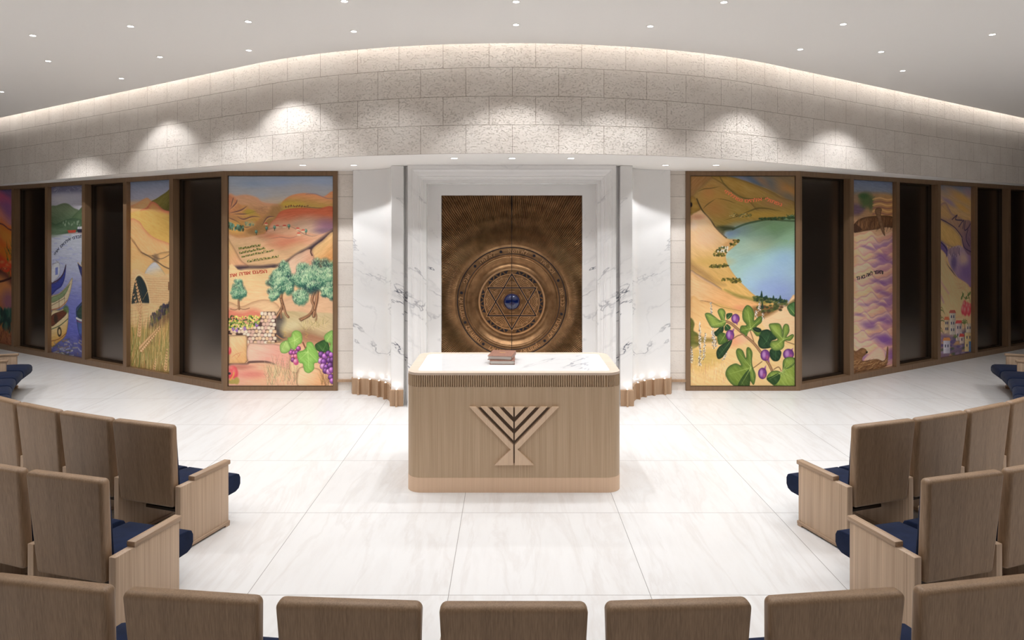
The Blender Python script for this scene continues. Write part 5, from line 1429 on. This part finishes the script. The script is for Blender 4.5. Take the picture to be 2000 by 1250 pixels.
def mural_boats():
    R, pl, _ = sideframe(-1, 3, 'tall narrow mural of fishing boats on violet water below green hills')
    P = Paint(107, 281, 1.75, 41); quad(P, (58, 50), (260, 37), (58, 1165), (260, 1205))
    P.vgrad([(0, (150, 148, 170)), (20, (176, 174, 192)), (40, (196, 192, 198)), (70, (180, 184, 180)), (90, (190, 194, 204)), (140, (178, 182, 206)), (190, (124, 128, 190)), (240, (96, 100, 176)), (281, (90, 88, 130))], 10, .05)
    P.poly([(50, 40), (270, 30), (270, 80), (180, 90), (120, 85), (50, 90)], (112, 112, 140), 3, .8, ang=.2)
    for i in range(24): x = P.rs.uniform(60, 255); P.line([(x, P.rs.uniform(50, 80)), (x + P.rs.uniform(-30, 30), P.rs.uniform(45, 90))], 3, ((206, 204, 210), (140, 140, 168))[i % 2], .6, sm=False)
    P.blob(110, 130, 60, 30, (206, 202, 206), 1.3, .7); P.blob(200, 120, 60, 30, (196, 194, 204), 1.3, .7)
    P.poly([(50, 190), (90, 175), (130, 160), (160, 165), (190, 190), (230, 220), (230, 320), (50, 320)], (126, 140, 110), 1, g=((130, 170), (130, 300), (96, 116, 88)), edge=(90, 106, 80), ew=3, ea=.5, ang=.4)
    P.poly([(180, 260), (220, 210), (250, 170), (270, 150), (270, 330), (180, 310)], (96, 116, 84), 1, edge=(70, 90, 60), ew=3, ea=.5, ang=-.6)
    P.poly([(50, 290), (80, 300), (110, 290), (150, 270), (200, 262), (270, 290), (270, 340), (50, 370)], (84, 108, 80), 1, edge=(56, 76, 56), ew=2, ea=.7)
    P.poly([(50, 320), (100, 330), (150, 340), (110, 370), (50, 380)], (110, 130, 104), 3, .8)
    for i in range(20): x = P.rs.uniform(130, 250); P.blob(x, P.rs.uniform(280, 310), 3, 8, (150, 164, 140), .5, .7)
    P.poly([(155, 342), (206, 340), (202, 358), (162, 360)], (190, 74, 54), .4, sm=False); P.poly([(210, 335), (262, 330), (262, 358), (216, 358)], (44, 44, 62), .4, sm=False); P.poly([(215, 318), (262, 315), (262, 332), (213, 335)], (196, 196, 200), .4, sm=False)
    for x, y0 in ((168, 300), (188, 296), (225, 280), (240, 290)): P.line([(x, y0), (x, 338)], 2.4, (90, 84, 80), .9, sm=False)
    P.line([(160, 362), (262, 364)], 6, (160, 110, 110), .5, sm=False)
    for i in range(140):
        x = P.rs.uniform(58, 262); y = P.rs.uniform(370, 1180); t = (y - 370) / 800
        P.line([(x, y), (x + P.rs.uniform(10, 46), y + P.rs.uniform(-6, 6))], 8, ((206, 208, 220), (150, 156, 206), (110, 116, 190), (86, 84, 160))[min(3, int(t * 3 + P.rs.uniform(0, 1.4)))], .35, sm=False)
    # right boats
    P.line([(252, 420), (252, 560)], 7, (70, 60, 70), .9, sm=False); P.line([(235, 560), (240, 850)], 3, (90, 90, 120), .8, sm=False)
    P.poly([(215, 560), (235, 585), (265, 590), (265, 680), (240, 660), (224, 610)], (54, 60, 112), .5, edge=(30, 30, 60), ew=1, ea=.7); P.line([(216, 560), (236, 584), (264, 590)], 7, (196, 170, 130), .9); P.poly([(236, 560), (245, 520), (265, 510), (265, 580), (240, 580)], (150, 140, 100), .5)
    P.poly([(205, 880), (220, 850), (245, 820), (268, 815), (268, 1050), (230, 1060), (212, 980)], (66, 84, 120), .6, g=((230, 900), (240, 1060), (84, 104, 170)), edge=(30, 34, 56), ew=1.4, ea=.8)
    P.poly([(212, 890), (235, 850), (268, 835), (268, 930), (230, 940), (214, 920)], (54, 74, 66), .6, edge=(24, 30, 34), ew=1, ea=.7); P.line([(208, 935), (235, 950), (268, 950)], 14, (224, 216, 206), .9); P.line([(210, 952), (235, 966), (268, 968)], 4, (170, 60, 60), .8); P.blob(255, 760, 8, 40, (60, 62, 90), .5, .9)
    P.poly([(220, 1060), (268, 1040), (268, 1150), (235, 1130)], (50, 50, 110), 4, .7)
    # left boats
    P.poly([(55, 710), (90, 690), (125, 640), (146, 575), (140, 660), (120, 720), (90, 745), (55, 780)], (66, 74, 150), .5, edge=(36, 34, 70), ew=1.2, ea=.8); P.line([(55, 700), (95, 680), (128, 640), (146, 578)], 10, (70, 50, 60), .9)
    P.poly([(60, 590), (80, 560), (105, 555), (108, 640), (80, 680), (58, 690)], (206, 208, 214), .5, edge=(110, 110, 130), ew=1, ea=.6); P.poly([(82, 595), (98, 590), (98, 640), (82, 645)], (120, 130, 190), .4, sm=False)
    for pts in ([(70, 540), (70, 600)], [(85, 545), (110, 570)], [(62, 570), (100, 560)]): P.line(pts, 3, (120, 116, 130), .9, sm=False)
    P.poly([(55, 790), (100, 770), (150, 720), (184, 662), (176, 740), (150, 830), (110, 870), (55, 880)], (214, 196, 160), .5, edge=(110, 90, 70), ew=1.2, ea=.7); P.poly([(58, 795), (110, 770), (160, 715), (172, 700), (140, 780), (90, 820), (58, 830)], (134, 150, 110), .5, edge=(70, 76, 60), ew=1, ea=.6)
    P.line([(55, 880), (110, 862), (155, 815)], 6, (170, 80, 60), .7); P.line([(105, 800), (105, 880)], 4, (96, 70, 56), .9, sm=False); P.line([(135, 770), (140, 850)], 4, (96, 70, 56), .9, sm=False); P.line([(60, 850), (140, 800)], 4, (110, 84, 66), .9, sm=False)
    P.poly([(55, 900), (110, 880), (150, 860), (162, 900), (156, 1000), (140, 1060), (100, 1100), (55, 1120)], (220, 202, 160), .5, g=((80, 950), (110, 1100), (206, 160, 84)), edge=(90, 70, 50), ew=1.2, ea=.8); P.poly([(58, 920), (110, 890), (145, 880), (148, 910), (100, 960), (58, 990)], (110, 64, 48), .6, edge=(50, 34, 30), ew=1, ea=.8)
    P.line([(58, 1010), (110, 985), (158, 940)], 7, (84, 96, 70), .9); P.line([(58, 1090), (105, 1075), (150, 1035)], 6, (130, 70, 50), .8)
    P.blob(107, 1028, 13, 34, (60, 48, 40), .3); P.blob(107, 1028, 7, 20, (206, 180, 130), .3); P.blob(85, 940, 12, 30, (60, 50, 44), .4, .9); P.poly([(140, 850), (160, 860), (160, 900), (130, 880)], (84, 116, 70), 2, .8)
    for i in range(90):
        x = P.rs.uniform(60, 250); y = P.rs.uniform(1080, 1190); P.line([(x, y), (x + P.rs.uniform(-24, 34), y + P.rs.uniform(-10, 10))], 9, ((206, 196, 160), (220, 222, 220), (70, 80, 70), (150, 120, 70), (90, 100, 170))[i % 5], .5, soft=1.6, sm=False)
    finish(P, 'canvas', R, pl, 1.25)
    inscribe(R, 'זבדני אלהים אתי', P.tp([(238, 392), (206, 398), (168, 412), (135, 442), (105, 474), (78, 516)]), 7.5, pl, M['navy_ink'], P.W, P.H)

def mural_gad():
    R, pl, _ = sideframe(1, 1, 'tall narrow mural of violet and peach sand dunes with brown birds')
    P = Paint(107, 281, 1.75, 51); quad(P, (40, 32), (270, 45), (40, 1205), (270, 1165))
    P.vgrad([(0, (124, 138, 166)), (14, (140, 146, 162)), (22, (120, 122, 110)), (34, (160, 128, 104)), (60, (206, 164, 126)), (120, (232, 188, 146)), (281, (236, 190, 160))], 9, .1)
    P.poly([(40, 130), (130, 110), (280, 130), (280, 260), (40, 250)], (170, 136, 106), 3, .8, g=((60, 150), (260, 220), (206, 150, 92)))
    P.poly([(40, 190), (80, 180), (120, 200), (90, 240), (40, 240)], (110, 88, 116), 3, .8); P.blob(125, 155, 34, 44, (74, 100, 60), .9, .85); P.blob(110, 130, 26, 16, (60, 92, 56), .8, .8); P.blob(150, 180, 12, 40, (90, 100, 66), .9, .8)
    for i in range(16): P.line([(125 + P.rs.uniform(-30, 30), 200), (125 + P.rs.uniform(-50, 50), 130)], 3, (90, 110, 66), .5, sm=False)
    for r in range(7): P.line([(160, 150 + r * 18), (200, 140 + r * 18 + P.rs.uniform(-6, 6)), (240, 152 + r * 18), (275, 146 + r * 18)], 8, ((236, 196, 130), (150, 96, 90))[r % 2], .7)
    def dune(y0, amp, ph, c, sh, hi):
        top = [(30 + i * 12, y0 + amp * sin(i * .62 + ph) + amp * .5 * sin(i * 1.23 + ph * 2.1)) for i in range(22)]
        P.poly(top + [(290, y0 + 130), (30, y0 + 130)], c, .8, g=((160, y0 - 10), (170, y0 + 60), sh), edge=hi, ew=2.2, ea=.8, ang=.1)
        P.line([(x, y - 3) for x, y in top], 7, sh, .55, soft=2.2)
    for i in range(22):
        y = 360 + i * 38
        dune(y, 12 + 5 * P.rs.rand(), P.rs.uniform(0, 6), ((236, 196, 150), (238, 192, 160), (240, 200, 170))[i % 3], ((214, 160, 140), (170, 124, 160), (196, 140, 150))[i % 3], (244, 210, 172))
    for x, y, rx, ry, a in ((140, 445, 40, 10, .7), (215, 495, 44, 16, .8), (220, 520, 50, 12, .7), (190, 650, 40, 12, .7), (225, 720, 40, 14, .8), (220, 790, 44, 12, .7), (140, 915, 44, 24, .85), (235, 890, 40, 16, .8), (215, 1000, 60, 26, .85), (240, 1010, 30, 20, .8), (120, 1110, 30, 18, .8), (262, 1090, 20, 34, .9), (90, 850, 30, 10, .6), (110, 790, 30, 10, .5), (100, 1130, 14, 12, .6)):
        P.blob(x, y, rx, ry, (124, 78, 150), 1.1, a * .75, .2)
    P.poly([(110, 1130), (150, 1080), (200, 1045), (230, 1100), (220, 1150), (150, 1140)], (242, 196, 166), 1, edge=(206, 140, 150), ew=2, ea=.6)
    for x, y in ((55, 420), (60, 520), (50, 640), (58, 700)): P.blob(x, y, 16, 40, (226, 160, 110), 1.2, .5)
    # upper bird with spread wings
    BW = (120, 82, 54); BK = (66, 44, 34)
    P.poly([(44, 340), (60, 300), (100, 265), (160, 252), (230, 248), (280, 262), (280, 320), (235, 318), (190, 330), (120, 342), (70, 352)], BW, .6, edge=BK, ew=1.6, ea=.8, tex=24, ang=1.2, sc=2)
    for i in range(60):
        x = P.rs.uniform(55, 275); y = 262 + P.rs.uniform(0, 40); P.line([(x, y), (x - 5 + P.rs.uniform(-6, 4), y + 44)], 4, (BK, (170, 124, 84), (96, 64, 44))[i % 3], .7, sm=False)
    for i in range(9): P.line([(70 + i * 4, 300 + i * 4), (40 + i * 3, 320 + i * 4)], 6, BK, .8, sm=False)
    P.poly([(172, 225), (178, 205), (195, 200), (210, 210), (205, 240), (215, 290), (222, 330), (228, 372), (212, 350), (196, 300), (184, 260)], (140, 104, 76), .5, edge=BK, ew=1.2, ea=.7, tex=16)
    # lower bird
    P.poly([(40, 1060), (70, 1070), (100, 1052), (122, 1060), (130, 1080), (118, 1095), (105, 1110), (110, 1130), (180, 1120), (225, 1130), (240, 1050), (246, 1060), (240, 1150), (200, 1180), (120, 1190), (40, 1210)], (140, 98, 62), .6, edge=(84, 56, 38), ew=1.6, ea=.7, tex=22, ang=.3, sc=2)
    P.blob(128, 1078, 5, 6, (30, 26, 24), .4); P.blob(110, 1072, 10, 12, (170, 124, 84), .8, .7)
    for i in range(80):
        x = P.rs.uniform(44, 230); y = P.rs.uniform(1130, 1200); P.line([(x, y), (x + P.rs.uniform(10, 40), y - P.rs.uniform(5, 30))], 4.5, ((214, 176, 120), (84, 56, 40), (170, 126, 82))[i % 3], .7, taper=1, sm=False)
    finish(P, 'canvas', R, pl, 1.25)
    inscribe(R, 'ותאמר לאה בא גד', P.tp([(217, 605), (190, 600), (150, 612), (110, 630), (72, 642)]), 8.5, pl, M['dark_ink'], P.W, P.H)

def mural_town():
    R, pl, _ = sideframe(1, 3, 'tall narrow mural of small white houses and palms under a violet ravine')
    P = Paint(107, 281, 1.75, 61); quad(P, (42, 38), (245, 50), (42, 1205), (245, 1168))
    P.vgrad([(0, (132, 138, 158)), (10, (160, 150, 150)), (18, (196, 164, 124)), (60, (214, 172, 116)), (150, (232, 194, 142)), (281, (226, 190, 150))], 10, .3)
    for x, y, rx, ry, c in ((150, 100, 60, 30, (206, 160, 110)), (110, 150, 40, 16, (150, 128, 170)), (200, 130, 50, 26, (216, 170, 96)), (70, 90, 30, 20, (186, 160, 130)), (190, 190, 40, 18, (220, 170, 90)), (230, 90, 30, 30, (170, 140, 150))):
        P.blob(x, y, rx, ry, c, 1.2, .7, .3)
    P.poly([(40, 210), (60, 170), (90, 155), (110, 190), (130, 230), (160, 250), (150, 290), (100, 285), (40, 260)], (206, 166, 110), 1, edge=(120, 90, 130), ew=4, ea=.6, ang=.5)
    P.poly([(100, 280), (150, 245), (200, 270), (250, 300), (250, 520), (200, 470), (180, 380), (130, 310)], (180, 142, 116), 1, g=((150, 280), (230, 450), (130, 100, 120)), ang=.8)
    for pts in ([(130, 270), (160, 240), (150, 270), (190, 275)], [(170, 320), (200, 275), (195, 330)], [(210, 280), (205, 340), (225, 330), (240, 300)], [(50, 262), (100, 290), (150, 330), (190, 390)], [(190, 400), (205, 460), (248, 490)], [(225, 340), (215, 400), (235, 450)]):
        P.line(pts, 8, (60, 50, 84), .85)
    P.poly([(40, 270), (90, 290), (140, 330), (180, 390), (185, 450), (150, 460), (110, 450), (70, 420), (40, 400)], (218, 178, 110), .8, edge=(110, 84, 110), ew=1.8, ea=.6, ang=.7)
    P.poly([(40, 400), (80, 430), (105, 470), (100, 520), (60, 470), (40, 440)], (110, 88, 150), 1.5, .9)
    P.poly([(105, 480), (150, 450), (185, 450), (220, 500), (250, 540), (250, 720), (190, 690), (150, 640), (110, 560)], (190, 160, 170), .8, g=((140, 470), (220, 660), (150, 116, 160)), ang=1.1)
    P.blob(200, 540, 26, 40, (220, 190, 160), 1, .7, .4); P.blob(215, 620, 30, 50, (130, 104, 160), 1, .6); P.blob(140, 560, 16, 50, (90, 76, 130), 1, .7)
    for i in range(8): x = 110 + i * 9; P.line([(x, 455 + (i % 2) * 8), (x + 2, 500 + (i % 3) * 10)], 6, (50, 44, 70), .85, sm=False)
    for pts in ([(90, 490), (95, 560), (130, 620), (180, 690), (245, 730)], [(40, 410), (70, 430), (100, 480), (92, 540)], [(70, 500), (78, 560), (60, 580)], [(60, 510), (55, 570)]):
        P.line(pts, 9, (52, 46, 80), .85, taper=2)
    P.poly([(40, 500), (90, 500), (100, 570), (150, 650), (240, 730), (250, 900), (40, 900)], (234, 198, 146), 1.2, edge=(206, 160, 120), ew=2, ea=.5, ang=.9)
    P.blob(54, 640, 9, 9, (80, 96, 160), .6); P.line([(50, 640), (70, 700), (110, 770)], 14, (196, 150, 170), .5, soft=3); P.line([(46, 660), (50, 740), (80, 830)], 16, (176, 140, 190), .45, soft=3)
    for i in range(30): P.line([(170 + P.rs.uniform(-30, 60), 700 + P.rs.uniform(-30, 60)), (180 + P.rs.uniform(-30, 60), 710 + P.rs.uniform(-30, 60))], 2, (190, 150, 110), .3, sm=False)
    # pomegranate blossoms
    P.line([(190, 760), (205, 800), (235, 800)], 5, (100, 110, 60)); P.line([(225, 760), (235, 800), (240, 830)], 4, (100, 110, 60))
    for x, y in ((195, 780), (188, 800), (228, 780), (238, 770), (215, 800)): P.blob(x, y, 4, 14, (96, 120, 64), .4, 1, .5)
    for x, y in ((205, 850), (222, 862), (238, 870), (196, 880), (210, 890), (232, 890)): P.blob(x, y, 12, 34, (216, 80, 92), .4, 1, hi=(246, 160, 150))
    # palms and houses
    def palm(x, y, r, n):
        for i in range(n):
            a = -pi + pi * i / (n - 1); P.line([(x, y), (x + r * .6 * cos(a), y + r * .9 * sin(a) - 8), (x + r * cos(a), y + r * sin(a) * .6 + 20)], 10, ((96, 112, 62), (130, 140, 80))[i % 2], .9, taper=1)
    P.line([(44, 1000), (50, 940), (44, 880)], 8, (120, 100, 70)); palm(44, 890, 44, 7); palm(46, 960, 50, 7); palm(44, 1030, 40, 6)
    P.poly([(40, 1060), (90, 1040), (140, 1050), (250, 1010), (250, 1220), (40, 1220)], (130, 104, 140), 4, .8, g=((80, 1060), (220, 1190), (90, 80, 120)))
    for i in range(50): P.blob(P.rs.uniform(50, 240), P.rs.uniform(1060, 1190), 12, 9, ((206, 160, 110), (96, 80, 130), (170, 150, 180), (84, 100, 70))[i % 4], .6, .7)
    def house(x0, y0, x1, y1, wall, roof, win=2, rows=2):
        P.poly([(x0, y0), (x1, y0), (x1, y1), (x0, y1)], wall, .3, sm=False, g=((x0, y0), (x1, y0), tuple(a * .84 for a in wall)), edge=(130, 110, 120), ew=.4, ea=.6)
        if roof: P.poly([(x0 - 4, y0 + 3), (x0 + 3, y0 - 18), (x1 - 3, y0 - 18), (x1 + 4, y0 + 3)], roof, .3, sm=False)
        for r in range(rows):
            for c in range(win):
                x = x0 + (x1 - x0) * (c + .8) / (win + .6); y = y0 + (y1 - y0) * (r + .6) / (rows + .4); P.poly([(x - 3, y - 9), (x + 3, y - 9), (x + 3, y + 9), (x - 3, y + 9)], (74, 70, 96), .3, sm=False)
    house(115, 900, 150, 1050, (226, 214, 198), (196, 104, 90), 2, 3); house(85, 945, 112, 1040, (236, 208, 170), (216, 120, 84), 2, 2); house(152, 970, 190, 1090, (226, 206, 200), (220, 92, 90), 2, 2)
    house(214, 975, 250, 1040, (232, 214, 190), None, 2, 1); P.line([(205, 980), (206, 1120)], 6, (120, 90, 70), .9, sm=False); palm(205, 975, 26, 6)
    house(175, 1060, 202, 1110, (230, 206, 190), (210, 84, 76), 1, 1); house(206, 1035, 252, 1165, (236, 206, 150), None, 2, 2); P.poly([(232, 1095), (246, 1095), (246, 1165), (232, 1165)], (90, 120, 160), .3, sm=False)
    house(78, 1085, 118, 1175, (226, 220, 232), (230, 150, 90), 2, 1); palm(150, 1070, 18, 5); P.blob(50, 1100, 12, 40, (206, 110, 90), .8, .8)
    finish(P, 'canvas', R, pl, 1.25)

def mural_valley():
    R, pl, _ = sideframe(-1, 5, 'narrow mural of red flowers and orange rocks at the far left of the room')
    P = Paint(107, 281, 1.4, 71); quad(P, (-50, 118), (52, 108), (-50, 960), (52, 978))
    P.vgrad([(0, (110, 96, 140)), (16, (150, 96, 140)), (40, (196, 120, 130)), (62, (180, 130, 150)), (70, (226, 120, 60)), (150, (206, 110, 56)), (281, (150, 96, 70))], 14, .4)
    for x, y, rx, ry, c in ((10, 160, 40, 30, (206, 100, 130)), (-20, 230, 50, 40, (220, 140, 120)), (30, 220, 26, 40, (150, 100, 150)), (10, 330, 60, 40, (234, 130, 60)), (30, 390, 40, 40, (240, 150, 70)), (-20, 420, 50, 50, (214, 90, 50)), (20, 470, 40, 40, (236, 130, 50)), (10, 520, 40, 30, (226, 80, 50)), (20, 600, 50, 26, (70, 40, 40)), (20, 690, 50, 80, (206, 140, 110)), (10, 660, 30, 50, (226, 150, 90)), (30, 740, 24, 60, (150, 100, 120))):
        P.blob(x, y, rx, ry, c, 1, .85, .4)
    P.line([(-50, 310), (0, 300), (30, 330), (52, 340)], 8, (110, 60, 70), .8); P.line([(-50, 640), (10, 620), (52, 590)], 12, (60, 34, 36), .8)
    for i in range(40): x = P.rs.uniform(20, 52); y = P.rs.uniform(430, 600); P.line([(x, y), (x + P.rs.uniform(-14, 10), y - P.rs.uniform(20, 60))], 6, ((96, 116, 60), (140, 150, 70), (70, 90, 50))[i % 3], .85, taper=1, sm=False)
    for x, y in ((10, 520), (30, 535), (-10, 540), (20, 555), (40, 520)): P.blob(x, y, 14, 16, (226, 84, 54), .5, 1, hi=(250, 150, 100))
    for i in range(60):
        x = P.rs.uniform(-50, 52); y = P.rs.uniform(790, 900); P.blob(x, y, 6, 26, ((70, 110, 96), (50, 84, 74), (110, 146, 120), (40, 60, 56))[i % 4], .5, .9, P.rs.uniform(-.4, .4))
    for i in range(50): x = P.rs.uniform(-50, 52); y = P.rs.uniform(890, 970); P.line([(x, y), (x + P.rs.uniform(-10, 10), y - 40)], 5, ((120, 70, 40), (180, 120, 60), (84, 50, 40))[i % 3], .8, sm=False)
    finish(P, 'canvas', R, pl, 1.25)
    inscribe(R, 'ברכה', P.tp([(50, 566), (40, 560), (20, 558), (0, 560)]), 7, pl, M['red_ink'], P.W, P.H)

mural_vineyard(); mural_lake(); mural_wheat(); mural_boats(); mural_gad(); mural_town(); mural_valley()
# ------------------------------------------------------------------ finish
bpy.data.objects.remove(_fo, do_unlink=True)
w = bpy.data.worlds.new('world'); S.world = w; w.use_nodes = True
w.node_tree.nodes['Background'].inputs[0].default_value = (.02, .02, .02, 1)
S.view_settings.view_transform = 'Standard'; S.view_settings.look = 'None'
S.view_settings.gamma = 1; S.view_settings.use_curve_mapping = False
S.view_settings.exposure = 0.56
S.cycles.use_denoising = True
S.cycles.max_bounces = 8; S.cycles.diffuse_bounces = 5; S.cycles.glossy_bounces = 3
S.cycles.sample_clamp_indirect = 4
S.cycles.caustics_reflective = False; S.cycles.caustics_refractive = False
S.cycles.use_adaptive_sampling = True; S.cycles.adaptive_threshold = .02
